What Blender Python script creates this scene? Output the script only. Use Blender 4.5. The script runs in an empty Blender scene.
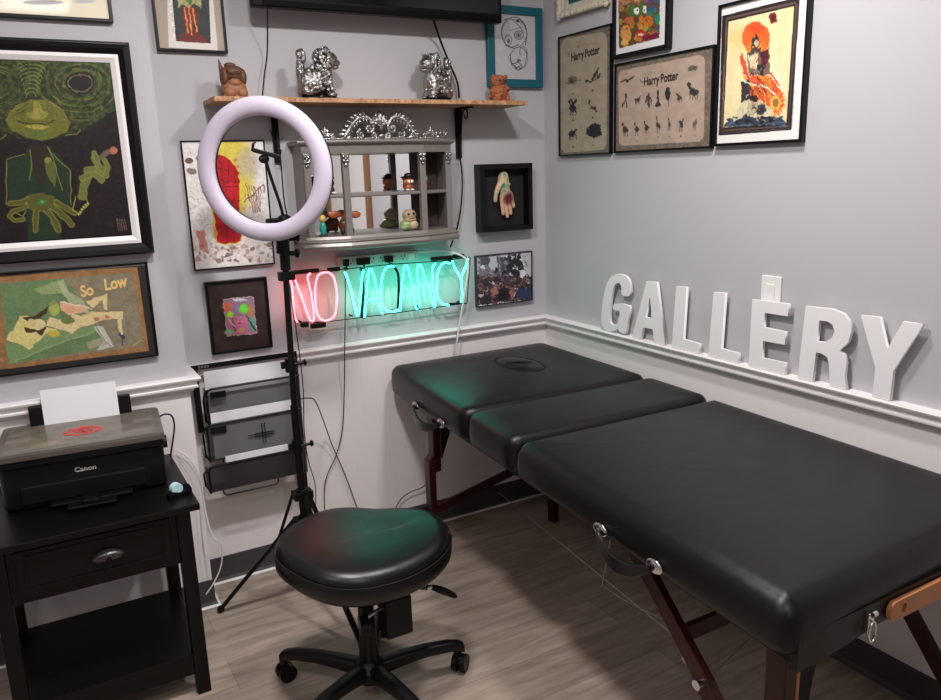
import bpy, bmesh, math, random
import numpy as np
from mathutils import Vector, Matrix, noise as mnoise

scene = bpy.context.scene
COL = scene.collection
PI = math.pi

# ------------------------------------------------------------------ camera
cam_d = bpy.data.cameras.new('camera')
cam_d.sensor_width = 36.0
cam_d.lens = 36.0 * 781.5 / 941.0
cam_d.clip_start = 0.05
cam = bpy.data.objects.new('camera', cam_d)
COL.objects.link(cam)
_r = Vector((0.8672, -0.4972, -0.0322)); _u = Vector((0.1393, 0.1798, 0.9738)); _f = Vector((0.4782, 0.8488, -0.2257))
_m = Matrix((( _r.x, _u.x, -_f.x), (_r.y, _u.y, -_f.y), (_r.z, _u.z, -_f.z)))
cam.matrix_world = Matrix.Translation((-2.064, -2.936, 1.548)) @ _m.to_quaternion().to_matrix().to_4x4()
scene.camera = cam

# ------------------------------------------------------------------ world, room lights, exposure
world = bpy.data.worlds.new('world'); scene.world = world
world.use_nodes = True
world.node_tree.nodes['Background'].inputs[0].default_value = (0.8, 0.82, 0.85, 1)
world.node_tree.nodes['Background'].inputs[1].default_value = 0.3
scene.view_settings.view_transform = 'Standard'
scene.view_settings.look = 'None'
scene.view_settings.gamma = 1.0
scene.view_settings.use_curve_mapping = False
scene.view_settings.exposure = -0.12

CEIL = 2.62
#            x      y     w     d    power  spread
LAMPS = [(-0.72, -1.40, 0.17, 0.17, 22.0),
         (-1.56, -1.40, 0.17, 0.17, 32.0),
         (-1.80, -3.00, 0.35, 0.35, 11.5),
         (-3.00, -2.00, 0.60, 0.60, 9.0),
         (-2.00, -4.40, 0.60, 0.60, 4.0)]
for i, (lx, ly, lw, ld, pw) in enumerate(LAMPS):
    ld_ = bpy.data.lights.new('ceiling_lamp', 'AREA')
    ld_.shape = 'RECTANGLE'; ld_.size = lw; ld_.size_y = ld
    ld_.energy = pw; ld_.color = (1.0, 0.965, 0.955)
    lo = bpy.data.objects.new('ceiling_lamp', ld_)
    lo.location = (lx, ly, CEIL - 0.045)
    COL.objects.link(lo)

# ------------------------------------------------------------------ measured outlines (metres)
DATA = {
 'n_N': [(-1.1976, -0.06, 1.0001), (-1.205, -0.06, 1.0309), (-1.2058, -0.06, 1.0805), (-1.2057, -0.06, 1.1393), (-1.2111, -0.06, 1.1691), (-1.2083, -0.06, 1.1785), (-1.2012, -0.06, 1.1808), (-1.1951, -0.06, 1.1714), (-1.1824, -0.06, 1.1321), (-1.167, -0.06, 1.0762), (-1.1494, -0.06, 1.0117), (-1.1428, -0.06, 0.9993), (-1.1352, -0.06, 0.9984), (-1.1307, -0.06, 1.0094), (-1.1301, -0.06, 1.042), (-1.1331, -0.06, 1.0873), (-1.1381, -0.06, 1.1325), (-1.1427, -0.06, 1.1625), (-1.1396, -0.06, 1.176), (-1.13, -0.06, 1.1819)] ,
 'n_O': [(-1.059, -0.06, 1.1793), (-1.0822, -0.06, 1.1795), (-1.1026, -0.06, 1.1685), (-1.1139, -0.06, 1.135), (-1.1185, -0.06, 1.0907), (-1.1189, -0.06, 1.0407), (-1.11, -0.06, 1.0095), (-1.0889, -0.06, 0.9937), (-1.0651, -0.06, 0.9964), (-1.0455, -0.06, 1.0118), (-1.0357, -0.06, 1.0514), (-1.0317, -0.06, 1.0915), (-1.0339, -0.06, 1.132), (-1.042, -0.06, 1.1628), (-1.059, -0.06, 1.1793)] ,
 'n_V': [(-0.9923, -0.06, 1.1742), (-0.9806, -0.06, 1.1368), (-0.9686, -0.06, 1.0797), (-0.9595, -0.06, 1.017), (-0.9558, -0.06, 1.0011), (-0.9504, -0.06, 1.0004), (-0.945, -0.06, 1.0153), (-0.9337, -0.06, 1.0759), (-0.9233, -0.06, 1.1414), (-0.9156, -0.06, 1.1752)] ,
 'n_A': [(-0.9229, -0.06, 0.9857), (-0.9168, -0.06, 1.0276), (-0.9072, -0.06, 1.0885), (-0.8966, -0.06, 1.149), (-0.8908, -0.06, 1.1714), (-0.885, -0.06, 1.1755), (-0.8794, -0.06, 1.1689), (-0.8698, -0.06, 1.1311), (-0.8634, -0.06, 1.084), (-0.866, -0.06, 1.0609), (-0.8776, -0.06, 1.0533), (-0.8941, -0.06, 1.0541), (-0.9052, -0.06, 1.0532)] ,
 'n_A2': [(-0.8693, -0.06, 1.0524), (-0.8595, -0.06, 1.0315), (-0.85, -0.06, 1.0042), (-0.8424, -0.06, 0.9917)] ,
 'n_C': [(-0.7815, -0.06, 1.1765), (-0.7999, -0.06, 1.1797), (-0.82, -0.06, 1.1717), (-0.8357, -0.06, 1.1433), (-0.8438, -0.06, 1.1027), (-0.8459, -0.06, 1.0613), (-0.8404, -0.06, 1.0241), (-0.8248, -0.06, 1.0023), (-0.8025, -0.06, 0.9954), (-0.7784, -0.06, 0.9969)] ,
 'n_Cb': [(-0.7823, -0.064, 1.1739), (-0.7697, -0.064, 1.1478), (-0.7682, -0.064, 1.1059), (-0.7723, -0.064, 1.0538), (-0.7779, -0.064, 1.0069)] ,
 'n_B': [(-0.7684, -0.06, 0.9936), (-0.7607, -0.06, 1.0468), (-0.7531, -0.06, 1.0987), (-0.7403, -0.06, 1.163), (-0.7351, -0.06, 1.174), (-0.7282, -0.06, 1.1749), (-0.7209, -0.06, 1.1612), (-0.7109, -0.06, 1.1104), (-0.7047, -0.06, 1.0753), (-0.7098, -0.06, 1.0562), (-0.7246, -0.06, 1.0524), (-0.7535, -0.06, 1.0513)] ,
 'n_B2': [(-0.7059, -0.06, 1.0526), (-0.701, -0.06, 1.035), (-0.6978, -0.06, 1.0078), (-0.6892, -0.06, 0.9918)] ,
 'n_M': [(-0.677, -0.06, 0.999), (-0.6774, -0.06, 1.0377), (-0.6804, -0.06, 1.0914), (-0.6797, -0.06, 1.1496), (-0.675, -0.06, 1.1729), (-0.6667, -0.06, 1.1737), (-0.6593, -0.06, 1.1583), (-0.6402, -0.06, 1.0927), (-0.6251, -0.06, 1.0375), (-0.6149, -0.06, 0.9995), (-0.6104, -0.06, 0.9935), (-0.6051, -0.06, 1.0027), (-0.6067, -0.06, 1.0463), (-0.6134, -0.06, 1.1062), (-0.6113, -0.06, 1.1487), (-0.6056, -0.06, 1.1668), (-0.5959, -0.06, 1.1718)] ,
 'n_D': [(-0.5272, -0.06, 1.1669), (-0.5495, -0.06, 1.1721), (-0.5679, -0.06, 1.1651), (-0.5856, -0.06, 1.1357), (-0.5944, -0.06, 1.0882), (-0.5947, -0.06, 1.045), (-0.5851, -0.06, 1.0157), (-0.5664, -0.06, 0.9995), (-0.5409, -0.06, 0.9922)] ,
 'n_Db': [(-0.5388, -0.06, 0.998), (-0.5173, -0.06, 0.995), (-0.4924, -0.06, 0.9955)] ,
 'n_Y': [(-0.5182, -0.06, 1.178), (-0.5117, -0.06, 1.1586), (-0.4962, -0.06, 1.1301), (-0.4775, -0.06, 1.1028)] ,
 'n_Y2': [(-0.4432, -0.06, 1.1825), (-0.4484, -0.06, 1.1612), (-0.462, -0.06, 1.1324), (-0.4769, -0.06, 1.1027), (-0.4769, -0.06, 1.071), (-0.4753, -0.06, 1.0323), (-0.483, -0.06, 0.9972)] ,
 'rail_top': [(-1.2128, -0.035, 1.1841), (-1.0909, -0.035, 1.1843), (-0.9809, -0.035, 1.1821), (-0.7795, -0.035, 1.1842), (-0.5607, -0.035, 1.1777), (-0.4161, -0.035, 1.1825)] ,
 'rail_bot': [(-1.1899, -0.035, 0.9966), (-1.0784, -0.035, 0.9827), (-0.8448, -0.035, 0.9825), (-0.6171, -0.035, 0.9851), (-0.4383, -0.035, 0.9863)] ,
 'G': [(-0.03, -0.5606, 1.0425), (-0.03, -0.6069, 1.0415), (-0.03, -0.6127, 1.0759), (-0.03, -0.6035, 1.1027), (-0.03, -0.5836, 1.1182), (-0.03, -0.5503, 1.123), (-0.03, -0.5166, 1.1174), (-0.03, -0.4848, 1.0962), (-0.03, -0.4618, 1.0588), (-0.03, -0.4458, 1.0031), (-0.03, -0.4368, 0.9475), (-0.03, -0.4371, 0.9124), (-0.03, -0.4469, 0.8904), (-0.03, -0.4673, 0.8803), (-0.03, -0.4944, 0.8801), (-0.03, -0.5199, 0.8874), (-0.03, -0.5404, 0.8999), (-0.03, -0.5485, 0.889), (-0.03, -0.5879, 0.8879), (-0.03, -0.598, 0.9407), (-0.03, -0.6099, 1.002), (-0.03, -0.516, 0.9969), (-0.03, -0.5129, 0.9737), (-0.03, -0.5505, 0.9729), (-0.03, -0.5443, 0.9402), (-0.03, -0.5333, 0.9171), (-0.03, -0.5127, 0.9093), (-0.03, -0.4939, 0.9172), (-0.03, -0.4889, 0.9473), (-0.03, -0.4951, 1.0094), (-0.03, -0.5083, 1.0565), (-0.03, -0.5217, 1.0791), (-0.03, -0.5397, 1.087), (-0.03, -0.5544, 1.0812), (-0.03, -0.5602, 1.0663)] ,
 'A': [(-0.03, -0.6265, 0.8839), (-0.03, -0.7025, 1.1103), (-0.03, -0.7589, 1.1122), (-0.03, -0.8095, 0.8914), (-0.03, -0.7527, 0.8864), (-0.03, -0.7412, 0.9322), (-0.03, -0.6896, 0.9312), (-0.03, -0.675, 0.8824)] ,
 'A_h': [(-0.03, -0.7, 0.9722), (-0.03, -0.735, 0.9716), (-0.03, -0.7296, 1.0181), (-0.03, -0.7224, 1.0564)] ,
 'L': [(-0.03, -0.8447, 0.8856), (-0.03, -0.8593, 1.1087), (-0.03, -0.9108, 1.1112), (-0.03, -0.9019, 0.9236), (-0.03, -0.9817, 0.9198), (-0.03, -0.978, 0.8852)] ,
 'L2': [(-0.03, -1.0236, 0.8844), (-0.03, -1.0382, 1.1089), (-0.03, -1.0892, 1.1112), (-0.03, -1.0812, 0.9191), (-0.03, -1.1577, 0.9164), (-0.03, -1.1564, 0.8827)] ,
 'E': [(-0.03, -1.2017, 0.8811), (-0.03, -1.2032, 1.1042), (-0.03, -1.3443, 1.1078), (-0.03, -1.3428, 1.0693), (-0.03, -1.2548, 1.0677), (-0.03, -1.2542, 1.0197), (-0.03, -1.337, 1.0182), (-0.03, -1.3373, 0.9771), (-0.03, -1.2534, 0.9757), (-0.03, -1.2535, 0.9178), (-0.03, -1.3439, 0.9191), (-0.03, -1.3448, 0.8819)] ,
 'R': [(-0.03, -1.3925, 0.8796), (-0.03, -1.4051, 1.1088), (-0.03, -1.4938, 1.1126), (-0.03, -1.5317, 1.1044), (-0.03, -1.5555, 1.0824), (-0.03, -1.5613, 1.0564), (-0.03, -1.5534, 1.0213), (-0.03, -1.5262, 0.9917), (-0.03, -1.5433, 0.9839), (-0.03, -1.5527, 0.9596), (-0.03, -1.551, 0.9178), (-0.03, -1.5592, 0.8821), (-0.03, -1.505, 0.8794), (-0.03, -1.4984, 0.9417), (-0.03, -1.4904, 0.9647), (-0.03, -1.4704, 0.9728), (-0.03, -1.4506, 0.9733), (-0.03, -1.4451, 0.8788)] ,
 'R_h': [(-0.03, -1.4513, 1.006), (-0.03, -1.4792, 1.0081), (-0.03, -1.5008, 1.0258), (-0.03, -1.5081, 1.0477), (-0.03, -1.499, 1.0669), (-0.03, -1.4817, 1.0738), (-0.03, -1.454, 1.0724)] ,
 'Y': [(-0.03, -1.5869, 1.107), (-0.03, -1.6438, 1.1101), (-0.03, -1.6733, 1.0231), (-0.03, -1.711, 1.1075), (-0.03, -1.7641, 1.1082), (-0.03, -1.6959, 0.9657), (-0.03, -1.6934, 0.8788), (-0.03, -1.6415, 0.8782), (-0.03, -1.6435, 0.9633)] ,
 'c_strip': [(-0.9771, -0.03, 1.2088), (-0.9842, -0.02, 1.0576), (-1.0118, -0.05, 0.8633), (-1.015, -0.02, 0.6916), (-1.034, -0.015, 0.5232), (-1.0675, -0.015, 0.4219), (-1.1122, -0.015, 0.3445), (-1.1315, -0.015, 0.2612), (-1.1365, -0.02, 0.1084)] ,
 'c_ring': [(-1.3059, -0.38, 0.7925), (-1.2528, -0.3, 0.7674), (-1.1963, -0.2, 0.7215), (-1.1321, -0.08, 0.6024), (-1.0863, -0.03, 0.4737), (-1.037, -0.02, 0.3289), (-0.9983, -0.02, 0.1852), (-0.9659, -0.02, 0.0621)] ,
 'c_pole': [(-1.3416, -0.43, 1.3128), (-1.305, -0.37, 1.1376), (-1.2715, -0.3, 0.9395), (-1.2535, -0.25, 0.7857), (-1.2474, -0.2, 0.6175), (-1.2267, -0.15, 0.478), (-1.192, -0.1, 0.3493), (-1.1882, -0.06, 0.2264), (-1.2044, -0.05, 0.139)] ,
 'c_out': [(-0.6435, -0.015, 0.2413), (-0.678, -0.02, 0.1945), (-0.7468, -0.02, 0.1829), (-0.7963, -0.02, 0.1576), (-0.842, -0.03, 0.103)] ,
 'c_neon': [(-0.6581, -0.03, 1.2226), (-0.5666, -0.05, 1.221), (-0.518, -0.09, 1.2118), (-0.4724, -0.1, 1.184), (-0.4643, -0.1, 1.1457), (-0.4766, -0.09, 1.0532), (-0.4893, -0.06, 0.9218), (-0.502, -0.05, 0.8344), (-0.5056, -0.03, 0.7201), (-0.5271, -0.03, 0.5652)] ,
 'c_left': [(-1.6992, -0.175, 0.6267), (-1.6631, -0.175, 0.5892), (-1.631, -0.175, 0.5066), (-1.6268, -0.175, 0.3825), (-1.6168, -0.2, 0.2923), (-1.5898, -0.2, 0.2453), (-1.5977, -0.2, 0.1679), (-1.6288, -0.2, 0.109), (-1.6612, -0.2, 0.0708)] ,
 'c_left2': [(-1.6947, -0.175, 0.6072), (-1.662, -0.175, 0.5365), (-1.6439, -0.18, 0.4273), (-1.6464, -0.18, 0.2725), (-1.6402, -0.19, 0.1158)] ,
 'c_tv1': [(-1.2265, -0.12, 2.1238), (-1.2144, -0.03, 1.9826), (-1.2329, -0.03, 1.8978), (-1.2471, -0.03, 1.8227)] ,
 'c_tv2': [(-1.2285, -0.03, 1.7088), (-1.2011, -0.03, 1.6025), (-1.1988, -0.03, 1.4582), (-1.1766, -0.02, 1.3271), (-1.1575, -0.02, 1.2767)] ,
 'c_tv3': [(-0.5818, -0.1, 2.1111), (-0.5231, -0.04, 2.0472), (-0.4768, -0.03, 1.9565), (-0.4474, -0.03, 1.8924), (-0.4406, -0.03, 1.8306)] ,
 'c_tv4': [(-0.4455, -0.03, 1.5935), (-0.4396, -0.03, 1.5044), (-0.4485, -0.03, 1.4024), (-0.4715, -0.03, 1.3084), (-0.5082, -0.03, 1.2317)] ,
 'scroll': [(-0.4271, -0.06, 1.7738), (-0.4126, -0.06, 1.7856), (-0.404, -0.07, 1.7926), (-0.401, -0.08, 1.7763), (-0.4111, -0.08, 1.7568), (-0.425, -0.08, 1.7607), (-0.4292, -0.07, 1.7458), (-0.4238, -0.05, 1.7118), (-0.4238, -0.03, 1.6652), (-0.4287, -0.02, 1.6377)] ,
 'c_prn': [(-1.7592, -0.3, 0.8089), (-1.7228, -0.28, 0.8004), (-1.6955, -0.25, 0.7735), (-1.7056, -0.25, 0.7402), (-1.7267, -0.28, 0.7105), (-1.7423, -0.3, 0.6846)] ,
 'cable': [(-0.44, -0.0996, 0.1465), (-0.8, -1.6925, 0.4062)] ,
 'cab2': [(-0.93, -1.5508, 0.6765), (-0.78, -1.273, 0.4277)] ,
 'plug': [(-0.4614, -0.253, 0.767), (-0.3798, -0.1839, 0.767), (-0.319, -0.2304, 0.767), (-0.3012, -0.3534, 0.767), (-0.319, -0.4634, 0.767), (-0.369, -0.5603, 0.767)] ,
 'misc': [(-0.1646, -0.1855, 0.767)] ,
 'brace_head': [(-0.7353, -0.255, 0.1982), (-0.6241, -0.27, 0.2383), (-0.3952, -0.3, 0.298)] ,
}
QUADS = {
 'green': [(-34.5, 57.9), (110.0, 62.7), (132.1, 234.3), (-3.4, 242.9)],
 'solow': [(-22.9, 277.2), (144.4, 263.6), (155.8, 353.6), (-5.7, 375.2)],
 'topleft': [(-153.1, -189.5), (87.4, -152.8), (109.3, 19.1), (-116.3, 6.1)],
 'topred': [(145.6, -70.8), (213.8, -63.3), (224.9, 50.9), (159.3, 48.1)],
 'spidey': [(181.4, 142.1), (262.6, 141.1), (273.4, 262.5), (195.6, 269.3)],
 'holo': [(207.1, 284.7), (263.5, 279.2), (269.6, 344.4), (214.5, 352.0)],
 'protest': [(475.8, 256.8), (530.3, 251.6), (531.0, 298.9), (477.3, 305.9)],
 'teal': [(490.8, 12.8), (534.5, 16.2), (535.3, 79.9), (492.4, 78.6)],
 'hp1': [(559.4, 38.6), (610.6, 25.0), (609.6, 152.1), (560.1, 154.7)],
 'hp2': [(616.4, 66.0), (713.3, 47.1), (709.8, 145.8), (615.6, 151.0)],
 'warrior': [(722.0, 8.0), (809.4, -13.7), (800.1, 138.8), (716.9, 143.6)],
 'small': [(617.5, -26.6), (669.0, -44.5), (667.0, 44.4), (616.7, 55.1)],
 'cream': [(564.1, -68.5), (603.5, -86.5), (603.0, -2.9), (564.5, 9.3)],
}

# ------------------------------------------------------------------ helpers
def s2l(c):
    return tuple(((x / 12.92) if x <= 0.04045 else ((x + 0.055) / 1.055) ** 2.4) for x in c)
def rgb(r, g, b): return s2l((r / 255., g / 255., b / 255.)) + (1.0,)

def mat(name, col, rough=0.5, metal=0.0, spec=0.5, bump=0.0, bscale=50.0, var=0.0, emit=None, estr=0.0, alpha=1.0, coat=0.0, trans=0.0):
    m = bpy.data.materials.new(name); m.use_nodes = True
    nt = m.node_tree; b = nt.nodes['Principled BSDF']
    b.inputs['Base Color'].default_value = col
    b.inputs['Roughness'].default_value = rough
    b.inputs['Metallic'].default_value = metal
    b.inputs['Specular IOR Level'].default_value = spec
    b.inputs['Coat Weight'].default_value = coat
    b.inputs['Coat Roughness'].default_value = 0.08
    b.inputs['Transmission Weight'].default_value = trans
    if emit is not None:
        b.inputs['Emission Color'].default_value = emit
        b.inputs['Emission Strength'].default_value = estr
    b.inputs['Alpha'].default_value = alpha
    tc = None
    if bump or var:
        tc = nt.nodes.new('ShaderNodeTexCoord')
        n = nt.nodes.new('ShaderNodeTexNoise'); n.inputs['Scale'].default_value = bscale; n.inputs['Detail'].default_value = 4
        nt.links.new(tc.outputs['Object'], n.inputs['Vector'])
        if bump:
            bp = nt.nodes.new('ShaderNodeBump'); bp.inputs['Strength'].default_value = bump; bp.inputs['Distance'].default_value = 0.01
            nt.links.new(n.outputs['Fac'], bp.inputs['Height']); nt.links.new(bp.outputs['Normal'], b.inputs['Normal'])
        if var:
            r = nt.nodes.new('ShaderNodeMapRange'); r.inputs['To Min'].default_value = 1 - var; r.inputs['To Max'].default_value = 1 + var
            nt.links.new(n.outputs['Fac'], r.inputs['Value'])
            mx = nt.nodes.new('ShaderNodeMix'); mx.data_type = 'RGBA'; mx.blend_type = 'MULTIPLY'; mx.inputs[0].default_value = 1
            mx.inputs[6].default_value = col
            nt.links.new(r.outputs['Result'], mx.inputs[7]); nt.links.new(mx.outputs[2], b.inputs['Base Color'])
    return m

class MB:
    def __init__(s): s.v = []; s.f = []; s.mi = []; s.cur = 0
    def add(s, vs, fs, M=None):
        o = len(s.v)
        for p in vs: s.v.append(tuple(M @ Vector(p)) if M is not None else tuple(p))
        for f in fs: s.f.append([i + o for i in f]); s.mi.append(s.cur)
        return s
    def box(s, x0, x1, y0, y1, z0, z1, M=None):
        vs = [(x, y, z) for x in (x0, x1) for y in (y0, y1) for z in (z0, z1)]
        fs = [(0, 1, 3, 2), (4, 6, 7, 5), (0, 4, 5, 1), (2, 3, 7, 6), (0, 2, 6, 4), (1, 5, 7, 3)]
        return s.add(vs, fs, M)
    def cbox(s, c, d, M=None):
        return s.box(c[0]-d[0]/2, c[0]+d[0]/2, c[1]-d[1]/2, c[1]+d[1]/2, c[2]-d[2]/2, c[2]+d[2]/2, M)
    def beam(s, p0, p1, w, h, up=(0, 0, 1)):
        p0 = Vector(p0); p1 = Vector(p1); d = (p1 - p0).normalized(); u = Vector(up)
        a = d.cross(u)
        if a.length < 1e-4: a = d.cross(Vector((1, 0, 0)))
        a.normalize(); b = a.cross(d)
        vs = [p + a * sx * w / 2 + b * sy * h / 2 for p in (p0, p1) for sx, sy in ((-1, -1), (1, -1), (1, 1), (-1, 1))]
        fs = [(0, 1, 2, 3), (7, 6, 5, 4)] + [(i, i + 4, (i + 1) % 4 + 4, (i + 1) % 4) for i in range(4)]
        return s.add(vs, fs)
    def tube(s, pts, r, seg=8, closed=False, cap=True):
        pts = [Vector(p) for p in pts]; n = len(pts)
        if n < 2: return s
        rr = r if hasattr(r, '__len__') else [r] * n
        rings = []; prev = None
        for i in range(n):
            if closed: t = pts[(i + 1) % n] - pts[i - 1]
            else: t = pts[min(i + 1, n - 1)] - pts[max(i - 1, 0)]
            if t.length < 1e-9: t = Vector((0, 0, 1))
            t.normalize()
            if prev is None:
                a = t.orthogonal().normalized()
            else:
                a = prev - t * prev.dot(t)
                a = a.normalized() if a.length > 1e-6 else t.orthogonal().normalized()
            prev = a; b = t.cross(a)
            rings.append([pts[i] + (a * math.cos(2*PI*k/seg) + b * math.sin(2*PI*k/seg)) * rr[i] for k in range(seg)])
        vs = [p for rg in rings for p in rg]; fs = []
        for i in range(n if closed else n - 1):
            j = (i + 1) % n
            for k in range(seg):
                fs.append((i*seg+k, i*seg+(k+1) % seg, j*seg+(k+1) % seg, j*seg+k))
        if cap and not closed:
            fs.append(tuple(range(seg - 1, -1, -1))); fs.append(tuple((n-1)*seg + k for k in range(seg)))
        return s.add(vs, fs)
    def cyl(s, p0, p1, r0, r1=None, seg=16): return s.tube([p0, p1], [r0, r0 if r1 is None else r1], seg)
    def lathe(s, prof, c=(0, 0, 0), seg=24, M=None):
        vs = []; fs = []; n = len(prof)
        for (r, z) in prof:
            for k in range(seg):
                a = 2*PI*k/seg; vs.append((c[0]+r*math.cos(a), c[1]+r*math.sin(a), c[2]+z))
        for i in range(n-1):
            for k in range(seg): fs.append((i*seg+k, i*seg+(k+1) % seg, (i+1)*seg+(k+1) % seg, (i+1)*seg+k))
        fs.append(tuple(range(seg-1, -1, -1))); fs.append(tuple((n-1)*seg+k for k in range(seg)))
        return s.add(vs, fs, M)
    def ell(s, c, r, seg=14, rings=9, M=None, rot=None):
        vs = []; fs = []
        R_ = rot if rot is not None else Matrix.Identity(3)
        c = Vector(c)
        for i in range(rings + 1):
            ph = PI * i / rings
            for k in range(seg):
                a = 2*PI*k/seg
                vs.append(c + R_ @ Vector((r[0]*math.sin(ph)*math.cos(a), r[1]*math.sin(ph)*math.sin(a), r[2]*math.cos(ph))))
        for i in range(rings):
            for k in range(seg): fs.append((i*seg+k, (i+1)*seg+k, (i+1)*seg+(k+1) % seg, i*seg+(k+1) % seg))
        return s.add(vs, fs, M)
    def prism(s, poly, z0, z1, M=None):
        n = len(poly)
        vs = [(p[0], p[1], z0) for p in poly] + [(p[0], p[1], z1) for p in poly]
        fs = [tuple(range(n-1, -1, -1)), tuple(range(n, 2*n))] + [(i, (i+1) % n, (i+1) % n+n, i+n) for i in range(n)]
        return s.add(vs, fs, M)
    def loft(s, loops, cap0=True, cap1=True):
        n = len(loops[0]); vs = [p for l in loops for p in l]; fs = []
        for i in range(len(loops)-1):
            for k in range(n): fs.append((i*n+k, i*n+(k+1) % n, (i+1)*n+(k+1) % n, (i+1)*n+k))
        for flag, base in ((cap0, 0), (cap1, (len(loops)-1)*n)):
            if flag:
                c = sum((Vector(vs[base+k]) for k in range(n)), Vector()) / n
                vs.append(c); ci = len(vs) - 1
                for k in range(n): fs.append((base+k, base+(k+1) % n, ci))
        return s.add(vs, fs)
    def build(s, name, m, parent=None, smooth=False, bevel=0.0, sub=0, loc=(0, 0, 0), rot=None, angle=0.6):
        me = bpy.data.meshes.new(name)
        me.from_pydata([tuple(v) for v in s.v], [], s.f)
        bm = bmesh.new(); bm.from_mesh(me)
        bmesh.ops.remove_doubles(bm, verts=bm.verts, dist=1e-6)
        bmesh.ops.recalc_face_normals(bm, faces=bm.faces)
        bm.to_mesh(me) if False else None
        bm.free()
        me2 = me
        for mm in (m if isinstance(m, (list, tuple)) else [m]): me2.materials.append(mm)
        for p, k in zip(me2.polygons, s.mi): p.material_index = k
        bm = bmesh.new(); bm.from_mesh(me2); bmesh.ops.recalc_face_normals(bm, faces=bm.faces); bm.to_mesh(me2); bm.free()
        o = bpy.data.objects.new(name, me2); COL.objects.link(o)
        if smooth:
            for p in me2.polygons: p.use_smooth = True
            try: me2.set_sharp_from_angle(angle=angle)
            except Exception: pass
        if bevel:
            b = o.modifiers.new('bevel', 'BEVEL'); b.width = bevel; b.segments = 2; b.limit_method = 'ANGLE'; b.angle_limit = 0.7
        if sub:
            b = o.modifiers.new('sub', 'SUBSURF'); b.levels = sub; b.render_levels = sub
        o.location = loc
        if rot: o.rotation_euler = rot
        if parent: o.parent = parent
        return o

def smooth_pts(pts, k=6, closed=False):
    pts = [Vector(p) for p in pts]; n = len(pts); out = []
    rng = n if closed else n - 1
    for i in range(rng):
        if closed: p0, p1, p2, p3 = pts[(i-1) % n], pts[i], pts[(i+1) % n], pts[(i+2) % n]
        else: p0, p1, p2, p3 = pts[max(i-1, 0)], pts[i], pts[i+1], pts[min(i+2, n-1)]
        for j in range(k):
            t = j / k
            out.append(0.5*((2*p1)+(-p0+p2)*t+(2*p0-5*p1+4*p2-p3)*t*t+(-p0+3*p1-3*p2+p3)*t**3))
    if not closed: out.append(pts[-1])
    return out

def thing(name, label, cat, loc=(0, 0, 0), rotz=0.0, group=None):
    o = bpy.data.objects.new(name, None); COL.objects.link(o)
    o.empty_display_size = 0.05
    o.location = loc; o.rotation_euler = (0, 0, rotz)
    o['label'] = label; o['category'] = cat
    if group: o['group'] = group
    return o
def tag(o, label, cat, group=None):
    o['label'] = label; o['category'] = cat
    if group: o['group'] = group
    return o
def struct(o): o['kind'] = 'structure'; return o

def text_mesh(name, body, size, m, parent=None, loc=(0, 0, 0), rot=(PI/2, 0, 0), extrude=0.0006, align='CENTER', shear=0.0, sx=1.0, bold=0.0):
    cu = bpy.data.curves.new(name, 'FONT'); cu.body = body; cu.size = size; cu.extrude = extrude
    cu.align_x = align; cu.align_y = 'CENTER'; cu.shear = shear; cu.offset = bold
    o = bpy.data.objects.new(name + '_tmp', cu); COL.objects.link(o)
    bpy.context.view_layer.update()
    dg = bpy.context.evaluated_depsgraph_get()
    me = bpy.data.meshes.new_from_object(o.evaluated_get(dg))
    bpy.data.objects.remove(o)
    me.materials.clear(); me.materials.append(m)
    for v in me.vertices: v.co.x *= sx
    o = bpy.data.objects.new(name, me); COL.objects.link(o)
    o.location = loc; o.rotation_euler = rot
    if parent: o.parent = parent
    return o

def flat_shape(name, loops, depth, m, bevel=0.0):
    """solid plate from outlines (first outer, others holes) given as (u, v)."""
    cu = bpy.data.curves.new(name, 'CURVE'); cu.dimensions = '2D'; cu.fill_mode = 'BOTH'; cu.extrude = depth / 2; cu.bevel_depth = bevel; cu.bevel_resolution = 1
    for lp in loops:
        sp = cu.splines.new('POLY'); sp.points.add(len(lp) - 1)
        for i, p in enumerate(lp): sp.points[i].co = (p[0], p[1], 0, 1)
        sp.use_cyclic_u = True
    o = bpy.data.objects.new(name + '_tmp', cu); COL.objects.link(o)
    bpy.context.view_layer.update()
    dg = bpy.context.evaluated_depsgraph_get()
    me = bpy.data.meshes.new_from_object(o.evaluated_get(dg))
    bpy.data.objects.remove(o)
    me.materials.clear(); me.materials.append(m)
    o = bpy.data.objects.new(name, me); COL.objects.link(o)
    return o

# ------------------------------------------------------------------ a small painter for the framed pictures
def homog(src):
    dst = [(0, 0), (1, 0), (1, 1), (0, 1)]
    A = []; B = []
    for (x, y), (u, v) in zip(src, dst):
        A.append([x, y, 1, 0, 0, 0, -u*x, -u*y]); B.append(u)
        A.append([0, 0, 0, x, y, 1, -v*x, -v*y]); B.append(v)
    h = np.linalg.solve(np.array(A, float), np.array(B, float))
    return np.append(h, 1).reshape(3, 3)

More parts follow.
